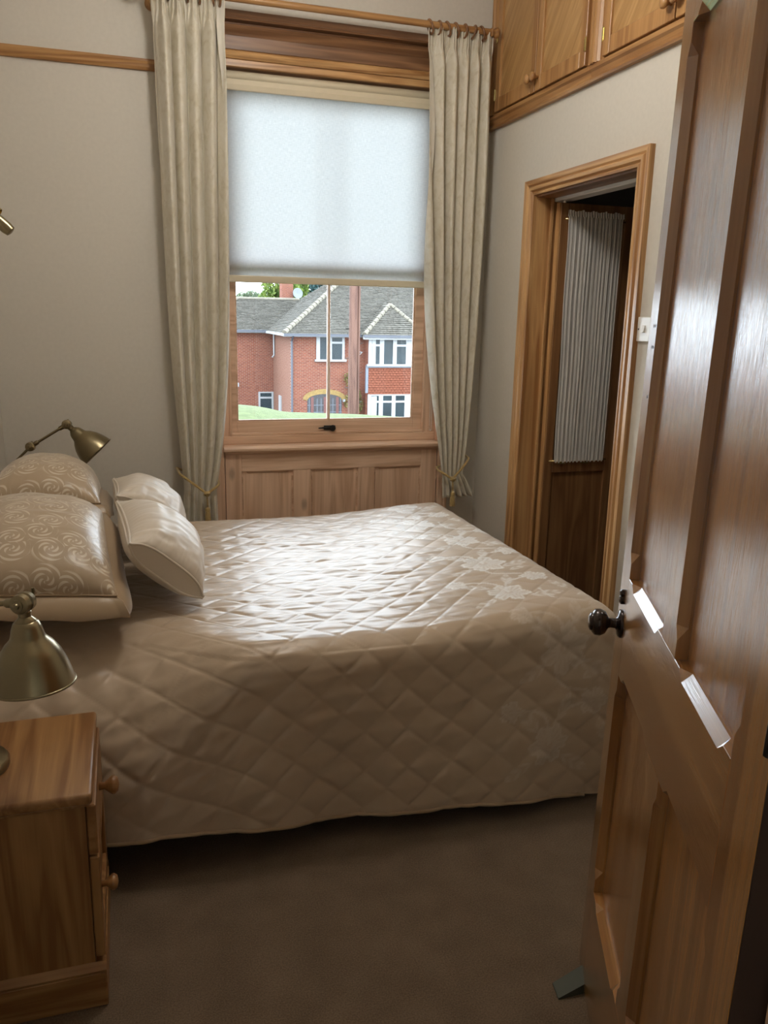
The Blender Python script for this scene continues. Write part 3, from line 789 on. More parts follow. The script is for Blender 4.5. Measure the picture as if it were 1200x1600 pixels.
tn = np.linspace(1, 0, NS + 1)[:-1]
EN = tn[None] * En[:, None]                                          # (nx, NS) arc length beyond flat, near side
an = np.clip(EN / rn[:, None], 0, math.pi / 2)
Yn = (YN + rn)[:, None] - rn[:, None] * np.sin(an)
Dn = rn[:, None] * (1 - np.cos(an)) + np.clip(EN - rn[:, None] * math.pi / 2, 0, None)
yflat = (YN + rn)[:, None] + (YF - .08 - YN - rn)[:, None] * np.linspace(0, 1, NTOP)[None]
tf = np.linspace(0, 1, 41)[1:]
Ef = .08 * math.pi / 2 + .46
af = np.clip(tf * Ef / .08, 0, math.pi / 2)
Yf = np.broadcast_to(YF - .08 + .08 * np.sin(af), (NXq, 40)); Df = np.broadcast_to(.08 * (1 - np.cos(af)) + np.clip(tf * Ef - .08 * math.pi / 2, 0, None), (NXq, 40))
YY = np.concatenate([Yn, yflat, Yf], 1)
DY = np.concatenate([Dn, np.zeros((NXq, NTOP)), Df], 1)
VV = np.concatenate([(YN + rn)[:, None] - EN, yflat, YF - .08 + tf[None] * Ef + np.zeros((NXq, 1))], 1)   # unfolded coordinate across
UU = np.broadcast_to(px[:, None], VV.shape)
DX = np.broadcast_to(dropx[:, None], VV.shape)
XX = np.broadcast_to(X1[:, None], VV.shape).copy()
drop = (DX ** 4 + DY ** 4) ** .25
drop = np.minimum(drop, (top - .018)[:, None])
ZZ = top[:, None] - drop
# the drape hangs in slow vertical waves below the mattress edge and swings out a little at the hem
hang = sstep(.10, .55, DY) * (VV < 2.6)
YY = YY - hang * (.018 * np.sin(UU * 7.5 + .6) + .010 * np.sin(UU * 17 + 1.9) + .012) - .02 * sstep(.05, .3, DY) * (VV < 2.6) * sstep(1.0, 1.3, UU)
XX = XX + sstep(.1, .5, DX) * .015 * np.sin(VV * 9)
# soft dips where the filling has shifted on the flat top
ZZ = ZZ + .006 * vnoise(UU * 2.3, VV * 2.6, 4) * (drop < .03)
on_top = (1 - sstep(.02, .12, DY))
# quilting: diamonds of stitched lines, puffed between
A_, B_ = .124, .124
wob = .010 * vnoise(UU * 5, VV * 5, 8)
s1 = (UU * .92 + VV * 1.0 + wob) / A_ ; s2 = (UU * .92 - VV * 1.0 + wob) / B_
da = np.abs(s1 - np.round(s1)) * A_; db = np.abs(s2 - np.round(s2)) * B_
dmin = np.minimum(da, db)
puff = (.0022 * (1 - np.exp(-dmin / .007)) + .0022 * sstep(0, .06, dmin)) * (.62 + .60 * (1 - on_top))
stitch = np.exp(-(dmin / .003) ** 2) * -.0012
# satin wrinkles, mostly running along the bed on top and slanting on the drape
wr = vnoise(UU * 7 + 1.5 * vnoise(UU * 3, VV * 9, 3), VV * 42, 1) * .55 + vnoise(UU * 15, VV * 85, 2) * .25
wr2 = vnoise((UU + VV * .5) * 9, (VV - UU * .18) * 32, 5) * .5 + vnoise((UU - VV * .3) * 22, VV * 44, 6) * .25
wamp = (.0075 * on_top * (.55 + .45 * vnoise(UU * 2, VV * 3, 12)) * (1 - .55 * sstep(.95, 1.35, UU)) * wr + .0050 * (1 - on_top) * wr2) * sstep(0, .02, dmin)
# gathers radiating from under the pillows on the drape near the head
gath = .010 * (1 - on_top) * (1 - sstep(.1, .45, UU)) * np.sin((UU * 1.0 + (VV - 2.1) * .16) * 60 + 2 * vnoise(UU * 6, VV * 3, 7)) * sstep(2.02, 2.3, VV)
disp = puff + stitch + wamp + gath
P = np.stack([XX, YY, ZZ], -1)
gx = np.gradient(P, axis=0); gy = np.gradient(P, axis=1)
N = np.cross(gx, gy); ln = np.linalg.norm(N, axis=-1, keepdims=True)
N = np.where(ln > 1e-9, N / np.maximum(ln, 1e-9), np.array([0, 0, 1.]))
P = P + N * disp[..., None]
P[..., 2] = np.maximum(P[..., 2], .012)
# jacquard flowers woven along the foot of the spread
mot = np.zeros(UU.shape)
frnd = random.Random(5)
def flower(cx, cy, Rr, rot, npet):
    dx, dyv = UU - cx, VV - cy; r = np.hypot(dx, dyv); th = np.arctan2(dyv, dx) + rot
    edge = Rr * (.62 + .38 * np.abs(np.cos(npet * th / 2)) ** .7) * (1 + .06 * np.sin(th * 13))
    body = sstep(edge * 1.03, edge * .97, r)
    veins = .55 + .45 * np.cos(th * npet * 3) * sstep(.15 * Rr, .5 * Rr, r)
    ringd = np.exp(-((r - edge * .93) / (.05 * Rr)) ** 2)
    core = sstep(.22 * Rr, .17 * Rr, r)
    np.maximum(mot, np.clip(body * (.35 + .5 * veins) + ringd * .6 - core * .35, 0, 1), out=mot)
def leafm(cx, cy, ln_, w, rot):
    c, s = math.cos(rot), math.sin(rot); a = (UU - cx) * c + (VV - cy) * s; b = -(UU - cx) * s + (VV - cy) * c
    t = np.clip(a / ln_, 0, 1); hw = w * np.sin(np.pi * t) ** .8
    ins = sstep(hw, hw * .8, np.abs(b)) * (a > 0) * (a < ln_)
    rib = 1 - .6 * np.exp(-(b / (w * .09)) ** 2); fe = .6 + .4 * np.sin((a - np.abs(b) * 1.2) * 170)
    np.maximum(mot, ins * rib * fe * .8, out=mot)
def stem(x0, y0, x1, y1, bend):
    for t in np.linspace(0, 1, 40):
        x = x0 + (x1 - x0) * t - (y1 - y0) * bend * math.sin(math.pi * t); y = y0 + (y1 - y0) * t + (x1 - x0) * bend * math.sin(math.pi * t)
        np.maximum(mot, sstep(.006, .0035, np.hypot(UU - x, VV - y)) * .8, out=mot)
for k in range(7):
    cy = 1.66 + k * .30; cx = 1.19 + .05 * math.sin(k * 2.1)
    flower(cx, cy, .070 + .012 * (k % 2), k * .7, 6)
    flower(cx + .15, cy + .12, .048, k * 1.1, 5)
    flower(cx - .13, cy + .13, .036, k * 1.6, 5)
    leafm(cx - .04, cy + .05, .11, .024, 2.2 + .3 * math.sin(k)); leafm(cx + .05, cy - .05, .12, .026, -.6 + .3 * k % 1)
    leafm(cx + .03, cy + .07, .10, .022, 1.2); leafm(cx - .06, cy - .04, .10, .020, 3.6)
    stem(cx, cy, cx + .15, cy + .12, .25); stem(cx, cy, cx - .13, cy + .13, -.3); stem(cx + .12, cy + .16, cx + .02, cy + .30, .3)
    leafm(cx + .20, cy - .02, .09, .018, 1.9); leafm(cx + .1, cy + .2, .08, .016, .4)
spread = thing('bedspread', (.45, 2.8, 0), 'champagne satin bedspread quilted in diamonds, with woven flowers at the foot', 'bedspread')
o = part('quilt', MB().grid(P, flip=False), 'quilt', spread, smooth=True, recalc=False)
mot = mot * np.where(VV < YN + .12, .3, 1.0)
at = o.data.attributes.new('motif', 'FLOAT', 'POINT'); at.data.foreach_set('value', mot.reshape(-1).astype(np.float32))
# bound hem along the near side and foot
hem = [tuple(P[i, 0] + np.array([0, -.002, -.002])) for i in range(0, 300, 3)]
part('hem_piping', MB().tube(hem, .0055, 7), 'sham_plain', spread, smooth=True)

# ================================================================== PILLOWS
def pillow(name, label, group, C, thick_up, thick_dn, edge, mat, flange=0, n=(90, 90), pinch=.05, seed=0, wr=.004, power=.5, uvs=1.0, sag=None, gusset_pipe=False, flmat=None, crease=0):
    """C: corners (near-head, near-foot, far-foot, far-head); u runs head->foot, v near->far"""
    C = [np.array(c, float) for c in C]
    root = thing(name, tuple(sum(C) / 4), label, 'pillow', group)
    nu, nv = n
    k = np.linspace(-1, 1, nu); k = np.sign(k) * (1 - (1 - np.abs(k)) ** 1.5); l = np.linspace(-1, 1, nv); l = np.sign(l) * (1 - (1 - np.abs(l)) ** 1.5)
    u, v = np.meshgrid(k, l, indexing='ij')
    def base(uu, vv):
        a = (uu + 1) / 2; b = (vv + 1) / 2
        return (C[0] * ((1 - a) * (1 - b))[..., None] + C[1] * (a * (1 - b))[..., None] + C[2] * (a * b)[..., None] + C[3] * ((1 - a) * b)[..., None])
    up = u * (1 - pinch * (1 - v ** 2)); vp = v * (1 - pinch * .8 * (1 - u ** 2))
    B = base(up, vp)
    e1 = C[1] + C[2] - C[0] - C[3]; e2 = C[2] + C[3] - C[0] - C[1]
    nrm = np.cross(e1, e2); nrm /= np.linalg.norm(nrm)
    su, sv = np.linalg.norm(e1) / 4, np.linalg.norm(e2) / 4
    dome = np.clip((1 - np.abs(u) ** 2.4) * (1 - np.abs(v) ** 2.4), 0, 1) ** power
    eu = edge * (1 - .75 * np.maximum(np.abs(u), 0) ** 6 * (np.abs(v) > .999) - 0) 
    ec = edge * np.clip(1 - np.minimum(np.abs(u), np.abs(v)) ** 4, .12, 1) * (1 - .72 * np.abs(u) ** 8 * (np.abs(u) >= np.abs(v))) * (1 + .35 * np.abs(v) ** 8 * (np.abs(v) > np.abs(u)))
    w = vnoise(u * su * 30 + seed, v * sv * 9, seed) * .5 + vnoise(u * su * 18, v * sv * 45, seed + 2) * .35
    # short gathers running in from the seams
    g = np.sin(v * sv * 210 + 3 * vnoise(v * 9, u * 2, seed + 4)) * np.exp(-(1 - np.abs(u)) / .12) * .25 + np.sin(u * su * 210 + 3 * vnoise(u * 9, v * 2, seed + 6)) * np.exp(-(1 - np.abs(v)) / .12) * .25
    wv = wr * (w + g) * np.clip(dome * 3, 0, 1)
    hu = ec + thick_up * dome + wv
    if crease: hu = hu - crease * np.exp(-((v + .15 + .25 * u) / .05) ** 2) * dome
    hd = ec + thick_dn * dome
    T = B + nrm * hu[..., None]; Dn_ = B - nrm * hd[..., None]
    if sag is not None: T = T + sag(u, v); Dn_ = Dn_ + sag(u, v)
    mb = MB().grid(T).grid(Dn_, flip=True)
    # edge strip
    def loop(A): return np.concatenate([A[:-1, 0], A[-1, :-1], A[:0:-1, -1], A[0, :0:-1]], 0)
    lt, ld = loop(T), loop(Dn_)
    ng = len(lt); 
    mb.add(np.concatenate([lt, ld]).tolist(), [(i, (i + 1) % ng, ng + (i + 1) % ng, ng + i) for i in range(ng)])
    o = part('pillow_body', mb, mat, root, smooth=True)
    # UVs in metres
    uvl = o.data.uv_layers.new(name='UVMap')
    a1 = e1 / np.linalg.norm(e1); a2 = e2 / np.linalg.norm(e2)
    Ua = np.cumsum(np.concatenate([np.zeros((1, nv)), np.linalg.norm(np.diff(T, axis=0), axis=-1)], 0), 0); Ua = Ua - Ua[nu // 2]
    Va = np.cumsum(np.concatenate([np.zeros((nu, 1)), np.linalg.norm(np.diff(T, axis=1), axis=-1)], 1), 1); Va = Va - Va[:, nv // 2:nv // 2 + 1]
    nl = len(mb.v) - 2 * nu * nv
    U = np.concatenate([Ua.reshape(-1), Ua.reshape(-1), np.zeros(nl)]); V = np.concatenate([Va.reshape(-1), Va.reshape(-1), np.zeros(nl)])
    li = np.zeros(len(o.data.loops), dtype=np.int32); o.data.loops.foreach_get('vertex_index', li)
    uvl.data.foreach_set('uv', np.stack([U[li], V[li]], -1).reshape(-1).astype(np.float32))
    if flange:
        cen = sum(C) / 4
        mid = (lt + ld) / 2
        out = mid - cen; out -= np.outer(out @ nrm, nrm); 
        loc = np.stack([out @ a1 / su, out @ a2 / sv], -1); sg = np.clip(loc, -1, 1)
        wgt = np.abs(sg) ** 10
        od = wgt[:, :1] * np.sign(sg[:, :1]) * a1 + wgt[:, 1:] * np.sign(sg[:, 1:]) * a2
        od /= np.maximum(np.linalg.norm(od, axis=1, keepdims=True), .3)
        rip = .002 * np.sin(np.arange(ng) * .21) + .003 * np.sin(np.arange(ng) * .06)
        o1 = mid + od * flange * .5 + nrm * .004 + np.array([0, 0, -.012]); o2 = mid + od * flange + np.outer(rip, nrm) + np.array([0, 0, -.040])
        fm = MB(); th = nrm * .004
        fm.add(np.concatenate([mid + th * .6, o1 + th, o2 + th * .4, o2 - th * .4, o1 - th, mid - th * .6]).tolist(),
               [(k_ * ng + i, k_ * ng + (i + 1) % ng, ((k_ + 1) % 6) * ng + (i + 1) % ng, ((k_ + 1) % 6) * ng + i) for k_ in range(6) for i in range(ng)])
        part('flange', fm, flmat or 'sham_plain', root, smooth=True, sharp=50)
        rim = [tuple(p) for p in mid + nrm * (edge * .5 + .004)]
        part('piping', MB().tube(rim[::2], .003, 6, closed=True), flmat or 'sham_plain', root, smooth=True)
    else:
        for A, sgn in ((lt, 1), (ld, -1)):
            part('piping', MB().tube([tuple(p + nrm * sgn * .001) for p in A[::2]], .0038, 7, closed=True), mat, root, smooth=True)
    return root

G1 = 'swirl patterned pillow shams'; G2 = 'cream satin cushions leaning on the shams'; G3 = 'plain pillows under the shams'
pillow('pillow', 'plain pillow beneath the nearer swirl-patterned sham', G3, [(-.47, 2.31, .70), (-.10, 2.31, .685), (-.10, 2.80, .72), (-.47, 2.80, .735)], .035, .040, .008, 'cushion', n=(30, 40))
pillow('pillow', 'plain pillow beneath the farther swirl-patterned sham', G3, [(-.47, 2.95, .73), (-.11, 2.95, .71), (-.11, 3.44, .69), (-.47, 3.44, .70)], .035, .040, .008, 'cushion', n=(30, 40))
pillow('pillow_sham', 'champagne swirl-patterned pillow sham nearer the brass lamp on the pine bedside', G1,
       [(-.46, 2.235, .765), (-.045, 2.235, .735), (-.085, 2.825, .830), (-.46, 2.825, .86)], .128, .02, .004, 'sham', flange=.046, n=(120, 140), pinch=.03, seed=3, wr=.0035, power=.42)
pillow('pillow_sham', 'champagne swirl-patterned pillow sham on the window side of the bed', G1,
       [(-.46, 2.925, .872), (-.095, 2.915, .842), (-.105, 3.50, .775), (-.46, 3.50, .80)], .150, .02, .004, 'sham', flange=.046, n=(120, 140), pinch=.03, seed=9, wr=.0035, power=.45)
pillow('cushion', 'cream satin cushion with piped gusset, nearer the camera, leaning on the near sham', G2,
       [(-.005, 2.345, .852), (.195, 2.365, .672), (.205, 2.90, .672), (-.04, 2.86, .862)], .088, .055, .022, 'cushion', n=(90, 120), pinch=.06, seed=5, wr=.009, power=.55, crease=0)
pillow('cushion', 'cream satin cushion behind, on the window side, leaning on the far sham', G2,
       [(-.04, 2.90, .872), (.185, 2.93, .672), (.185, 3.43, .668), (-.055, 3.40, .835)], .090, .055, .022, 'cushion', n=(80, 100), pinch=.06, seed=15, wr=.009, power=.55, crease=0)

# ================================================================== BEDSIDE TABLES
def bedside(x0, x1, y0, y1, h, label, knobs=True):
    root = thing('bedside_table', ((x0 + x1) / 2, (y0 + y1) / 2, 0), label, 'bedside table', 'pine bedside tables')
    c0, c1, d0, d1_ = x0 + .005, x1 - .016, y0 + .012, y1 - .012
    part('side_panel', MB().box(c0, c1, d0, d0 + .018, .09, h - .024), 'bedsideZ', root)
    part('side_panel', MB().box(c0, c1, d1_ - .018, d1_, .09, h - .024), 'bedsideZ', root)
    part('back_panel', MB().box(c0, c0 + .01, d0 + .018, d1_ - .018, .09, h - .024), 'bedsideZ', root)
    r = .011
    prof = []
    for a in np.linspace(-math.pi / 2, math.pi / 2, 9): prof.append((x1 - r + r * math.cos(a), h - .012 + .012 * math.sin(a)))
    # top with a rounded nosing on three sides
    mb = MB().box(x0, x1, y0, y1, h - .026, h, .007, 3)
    part('table_top', mb, 'bedsideY', root, smooth=True, sharp=35)
    part('top_bead', MB().box(c0, c1 + .006, d0 - .004, d1_ + .004, h - .034, h - .0262, .003, 2), 'bedsideY', root)
    # front frame
    part('front_stile', MB().box(c1 - .018, c1, d0 + .018, d0 + .040, .09, h - .034), 'bedsideZ', root)
    part('front_stile', MB().box(c1 - .018, c1, d1_ - .040, d1_ - .018, .09, h - .034), 'bedsideZ', root)
    part('bottom_board', MB().box(c0 + .01, c1 - .018, d0 + .018, d1_ - .018, .10, .115), 'bedsideY', root)
    kb_ = [(.009, 0), (.008, .012), (.013, .018), (.021, .028), (.022, .034), (.016, .042), (0, .045)]
    d = part('drawer', MB().box(c1 + .001, c1 + .021, d0 + .004, d1_ - .004, h - .155, h - .036, .003), 'bedsideY', root)
    part('knob', MB().lathe(kb_, (c1 + .021, (y0 + y1) / 2, h - .098), (1, 0, 0), 20), 'bedsideX', d, smooth=True)
    dr = part('cabinet_door', MB().box(c1 + .001, c1 + .021, d0 + .004, d0 + .05, .115, h - .160, .003).box(c1 + .001, c1 + .021, d1_ - .05, d1_ - .004, .115, h - .160, .003)
              .box(c1 + .001, c1 + .021, d0 + .05, d1_ - .05, .115, .165, .003).box(c1 + .001, c1 + .021, d0 + .05, d1_ - .05, h - .21, h - .160, .003), 'bedsideZ', root)
    part('door_panel', MB().box(c1 + .004, c1 + .012, d0 + .05, d1_ - .05, .165, h - .21), 'bedsideZ', dr)
    part('knob', MB().lathe([(a * .8, b * .8) for a, b in kb_], (c1 + .021, d0 + .028, h - .245), (1, 0, 0), 20), 'bedsideX', dr, smooth=True)
    pm = MB().box(c0 - .004, c1 + .022, d0 - .012, d1_ + .012, 0, .088, .003)
    part('plinth', pm, 'bedsideX', root)
    q = [(0, .088), (.012, .088), (.013, .094), (.006, .102), (0, .108)]
    part('plinth_moulding', MB().prism([(d0 - p, z) for p, z in q], 'X', c0, c1 + .022), 'bedsideX', root)
    part('plinth_moulding', MB().prism([(d1_ + p, z) for p, z in q], 'X', c0, c1 + .022), 'bedsideX', root)
    return root
TH = .525
bedside(-.505, -.104, 1.618, 1.998, TH, 'pine bedside table at the near side of the bed, with turned knobs')
bedside(-.505, -.18, 3.60, 3.955, TH, 'pine bedside table hidden behind the window side of the bed')

# ================================================================== BRASS LAMPS
def lamp(base, stem_top, mid, end, axis, label, sc=.92):
    base, stem_top, mid, end = map(Vector, (base, stem_top, mid, end)); axis = Vector(axis).normalized()
    root = thing('reading_lamp', tuple(base), label, 'lamp', 'brass bedside reading lamps')
    part('base', MB().lathe([(.083, 0), (.085, .004), (.085, .014), (.081, .020), (.060, .024), (.022, .030), (.014, .040), (0, .042)], base, (0, 0, 1), 40), 'brass', root, smooth=True, sharp=40)
    part('stem', MB().tube([base + Vector((0, 0, .03)), stem_top], .0075, 12), 'brass', root, smooth=True, sharp=60)
    if (mid - stem_top).length > .01: part('lower_arm', MB().tube([stem_top, mid], .0055, 12), 'brass', root, smooth=True, sharp=60)
    part('upper_arm', MB().tube([mid, end], .0055, 12), 'brass', root, smooth=True, sharp=60)
    side = (end - mid).cross(axis)
    side = side.normalized() if side.length > 1e-3 else Vector((0, -1, 0))
    if side.y > 0: side = -side
    for p, nxt in ((mid, end - mid), (end, mid - end)):
        j = MB().lathe([(.011, -.020), (.019, -.016), (.020, -.004), (.017, -.001), (.017, .001), (.020, .004), (.019, .016), (.011, .020)], p, side, 22)
        d = nxt.normalized()
        j.lathe([(.0085, .012), (.0095, .016), (.0095, .034), (.007, .038)], p, d, 14)
        jo = part('joint', j, 'brass', root, smooth=True, sharp=35)
        k = MB().lathe([(.012, 0), (.012, .003), (.007, .004), (.006, .009), (0, .011)], p + side * .020, side, 16)
        k2 = MB().tube([p - side * .018, p - side * .034 , p - side * .038 + Vector((0, 0, .012)), p - side * .036 + Vector((0, 0, .020))], [.004, .004, .004, .003], 8)
        part('wing_screw', k2, 'brass', jo, smooth=True, sharp=40)
        part('joint_screw', k, 'brass', jo, smooth=True, sharp=40)
    # shade: socket collar, shoulder and bell
    o = end
    part('socket', MB().lathe([(.008, .012), (.013, .018), (.012, .028), (.020, .036), (.021, .040)], o, axis, 24), 'brass', root, smooth=True, sharp=40)
    prof = [(.018, .036), (.026, .040), (.031, .052), (.035, .070), (.038, .076), (.050, .088), (.064, .110), (.074, .135), (.081, .160), (.085, .180)]
    prof = [(r * sc, .036 + (h - .036) * sc) for r, h in prof]
    inner = [(r - .0015, h - .0005) for r, h in prof[::-1]]
    sh = part('shade', MB().lathe(prof + inner, o, axis, 56, cap=False), 'brass', root, smooth=True, sharp=60)
    u = axis.cross(Vector((0, 1, 0.3))).normalized(); v = axis.cross(u)
    part('shade_rim', MB().tube([o + axis * prof[-1][1] + (u * math.cos(a) + v * math.sin(a)) * prof[-1][0] for a in np.linspace(0, 2 * math.pi, 56, endpoint=False)], .0026, 8, closed=True), 'brass', sh, smooth=True)
    part('bulb', MB().lathe([(.013, .05), (.014, .075), (.022, .095), (.026, .112), (.022, .128), (.012, .137), (0, .139)], o, axis, 20), 'white_plastic', sh, smooth=True)
    return root
lamp((-.362, 1.785, TH), (-.362, 1.785, .80), (-.345, 1.72, .922), (-.207, 1.655, .938), (.05, -.05, -1),
     'brass reading lamp on the near pine bedside table')
lamp((-.40, 3.775, TH), (-.445, 3.755, .865), (-.388, 3.752, .921), (-.237, 3.745, 1.014), (.70, -.12, -.72),
     'brass reading lamp behind the far pillows against the window wall')

# brass spotlight on the wall over the bed head
sp = thing('wall_spotlight', (L, 3.0, 1.80), 'polished brass spotlight on the left wall above the bed head', 'wall lamp')
part('wall_plate', MB().lathe([(.045, 0), (.045, .006), (.036, .016), (.012, .022)], (L, 3.0, 1.83), (1, 0, 0), 28), 'bright_brass', sp, smooth=True, sharp=40)
part('neck', MB().tube([(L + .015, 3.0, 1.83), (L + .07, 3.0, 1.835), (L + .10, 3.0, 1.815)], .007, 12), 'bright_brass', sp, smooth=True)
ax = Vector((.62, -.05, -.55)).normalized(); o_ = Vector((-.425, 3.0, 1.828))
part('shade', MB().lathe([(.010, -.012), (.022, -.006), (.030, .012), (.034, .040), (.036, .085), (.034, .086), (.030, .04), (.02, .01)], o_, ax, 30, cap=False), 'bright_brass', sp, smooth=True, sharp=50)
tipo = o_ + ax * .085
part('bulb_holder', MB().lathe([(.020, -.03), (.020, .045), (.017, .060), (.010, .063), (0, .062)], tipo, ax, 24), 'brass', sp, smooth=True, sharp=50)

# added fill light: unseen glowing ball above the view, brightens the room
pn = thing('added_fill_light', (.62, 2.45, CEIL), 'added unseen glowing ball over the bed, fills the room with light', 'lamp')
part('ceiling_rose', MB().lathe([(.05, 0), (.048, -.012), (.02, -.022), (.006, -.026)], (.62, 2.45, CEIL), (0, 0, 1), 28), 'white_plastic', pn, smooth=True, sharp=40)
part('fill_light_flex', MB().tube([(.62, 2.45, CEIL - .02), (.62, 2.45, 2.98)], .004, 8), 'white_plastic', pn, smooth=True)
def opal():
    t = NT('opal_globe'); e = t.n('ShaderNodeEmission'); e.inputs[0].default_value = (1, .95, .88, 1); e.inputs[1].default_value = 35.0
    return t.finish(e)
part('globe', MB().lathe([(.14 * math.sin(a), 2.84 - .14 * math.cos(a)) for a in np.linspace(.001, math.pi - .001, 20)], (.62, 2.45, 0), (0, 0, 1), 32), opal(), pn, smooth=True)
# ================================================================== OUTSIDE: house across the road, pole, bank, trees
GZ = -4.65
def brick(name, side='x', big=(.10, .017, .008), c2=(.16, .04, .02), mortar=(.16, .115, .09)):
    t = NT(name); sep = t.n('ShaderNodeSeparateXYZ'); t.t.links.new(t.coord(), sep.inputs[0])
    cb = t.n('ShaderNodeCombineXYZ'); t.t.links.new(sep.outputs[0 if side == 'x' else 1], cb.inputs[0]); t.t.links.new(sep.outputs[2], cb.inputs[1])
    b = t.n('ShaderNodeTexBrick'); t.t.links.new(cb.outputs[0], b.inputs['Vector'])
    b.inputs['Scale'].default_value = 1.0; b.inputs['Brick Width'].default_value = .225; b.inputs['Row Height'].default_value = .076
    b.inputs['Mortar Size'].default_value = .012; b.inputs['Bias'].default_value = 0
    b.inputs['Color1'].default_value = (*big, 1); b.inputs['Color2'].default_value = (*c2, 1); b.inputs['Mortar'].default_value = (*mortar, 1)
    n = t.noise(t.coord(), 1.3, 4)
    col = t.mix(t.math('MULTIPLY', n, .15), b.outputs[0], (.14, .05, .03))
    return t.finish(t.principled(col, .85, 0, .2))
M['brick_front'] = brick('red_brick', 'x'); M['brick_side'] = brick('red_brick_side', 'y', (.12, .04, .024), (.14, .056, .036))
M['roof_tile'] = plain('weathered_roof_tile', (.075, .070, .060), .85, spec=.15, var=.4, scale=9)
M['hip_tile'] = plain('pale_hip_tile', (.13, .118, .094), .85, spec=.2, var=.25, scale=6)
M['hung_tile'] = plain('red_hung_tile', (.13, .04, .022), .8, spec=.2, var=.3, scale=12)
M['upvc'] = plain('white_window_frame', (.24, .245, .25), .4, var=.01)
M['gutter'] = plain('black_gutter', (.05, .055, .07), .5)
M['lead'] = plain('grey_lead', (.11, .125, .15), .6)
M['yellow_brick'] = plain('yellow_arch_brick', (.17, .11, .035), .85, var=.25, scale=9)
M['garage'] = plain('dark_garage_door', (.025, .023, .026), .5, var=.2, scale=4)
M['garage_red'] = plain('maroon_door_frame', (.09, .03, .025), .5)
M['pole_wood'] = wood('red_brown_pole_wood', (.06, .024, .016), (.105, .05, .034), 'Z', rough=.8, knots=0, grain=.6)
M['grass'] = plain('lawn_grass', (.062, .078, .032), .9, spec=.15, var=.3, scale=7)
M['tarmac'] = plain('grey_tarmac', (.10, .095, .09), .9)
M['net_white'] = plain('white_house_curtain', (.3, .32, .32), .9)
def leafmat(name, a, b):
    t = NT(name); n = t.noise(t.coord(), 2.2, 4); c = t.ramp(n, [(.35, a), (.65, b)])
    p = t.principled(c, .6, 0, .3); tr = t.n('ShaderNodeBsdfTranslucent'); t.set(tr, 0, c)
    mx = t.n('ShaderNodeMixShader'); mx.inputs[0].default_value = .35; t.t.links.new(p.outputs[0], mx.inputs[1]); t.t.links.new(tr.outputs[0], mx.inputs[2])
    return t.finish(mx)
M['leaf_lime'] = leafmat('lime_green_leaf', (.05, .10, .015), (.17, .22, .045)); M['leaf_grey'] = leafmat('grey_green_leaf', (.07, .1, .06), (.14, .17, .10))
M['leaf_dark'] = leafmat('dark_conifer_leaf', (.015, .045, .045), (.035, .08, .075)); M['leaf_vine'] = leafmat('yellow_green_leaf', (.08, .085, .025), (.2, .16, .06))
M['bark'] = plain('tree_bark', (.14, .1, .07), .9, var=.3)

struct('ground', MB().box(-40, 70, 4.4, 140, GZ - .2, GZ), 'tarmac')
# grass bank on this side of the road
gx = np.linspace(-6, 14, 60); gy = np.linspace(13, 27, 40)
XG, YG = np.meshgrid(gx, gy, indexing='ij')
crest = np.interp(XG, [-6, 2.5, 3.3, 3.95, 4.9, 6, 8, 14], [-.65, -.72, -.80, -.96, -1.00, -1.05, -1.2, -2.6])
ZG = GZ + (crest - GZ) * np.clip(1 - ((YG - 20) / 7.0) ** 2, 0, 1) ** .6
lawn = obj('lawn', MB().grid(np.stack([XG, YG, ZG], -1)), 'grass', smooth=True); lawn['kind'] = 'structure'

H = thing('house', (10, 42, GZ), 'red brick house with tiled hip roof and white windows across the road', 'house')
YM, YL, XC = 40.0, 45.0, 7.86
part('front_wall', MB().box(XC, 19, YM, YM + .3, GZ, .56), 'brick_front', H)
part('return_wall', MB().box(XC, XC + .3, YM + .3, YL + .3, GZ, .56), 'brick_side', H)
part('wing_wall', MB().box(3.9, XC, YL, YL + .3, GZ, .54), 'brick_front', H)
part('wing_side_wall', MB().box(3.9, 4.2, YL + .3, 50, GZ, .54), 'brick_side', H)
def slope(name, A, B, Cc, Dd, mat='roof_tile', gap=.165, th=.045):
    """courses of tiles from eave A->B up to Dd->Cc (A below Dd, B below Cc)"""
    A, B, Cc, Dd = map(lambda p: np.array(p, float), (A, B, Cc, Dd))
    ln_ = max(np.linalg.norm(Dd - A), np.linalg.norm(Cc - B)); n = max(3, int(ln_ / gap))
    nr = np.cross(B - A, Cc - A + Dd - A); nr /= np.linalg.norm(nr); nr = nr if nr[2] > 0 else -nr
    mb = MB(); rr = random.Random(3)
    for k in range(n):
        t0, t1 = k / n, (k + 1) / n
        p0, p1 = A + (Dd - A) * t0, B + (Cc - B) * t0; q0, q1 = A + (Dd - A) * t1, B + (Cc - B) * t1
        w = np.linalg.norm(p1 - p0); m_ = max(1, int(w / .30)); off = .5 * (k % 2)
        cuts = [0] + [min(1, max(0, (i + off) / m_)) for i in range(1, m_ + 1)] + [1]
        cuts = sorted(set(cuts))
        for a, b in zip(cuts[:-1], cuts[1:]):
            if b - a < 1e-4: continue
            g = .008 / max(w, .01); lift = th * (.75 + .5 * rr.random())
            a2, b2 = a + g, b - g
            v = [p0 + (p1 - p0) * a2, p0 + (p1 - p0) * b2, q0 + (q1 - q0) * b2, q0 + (q1 - q0) * a2]
            mb.add([v[0], v[1], v[0] + nr * lift, v[1] + nr * lift, v[2] + nr * .004, v[3] + nr * .004], [(0, 1, 3, 2), (2, 3, 4, 5), (0, 2, 5), (1, 4, 3)])
    mb.add([A, B, Cc, Dd], [(0, 1, 2, 3)])
    return tag(part(name, mb, mat, H), kind='stuff')
E0 = .50                                                              # eave height
tp = .705
ye, xe = YM - .45, XC - .40
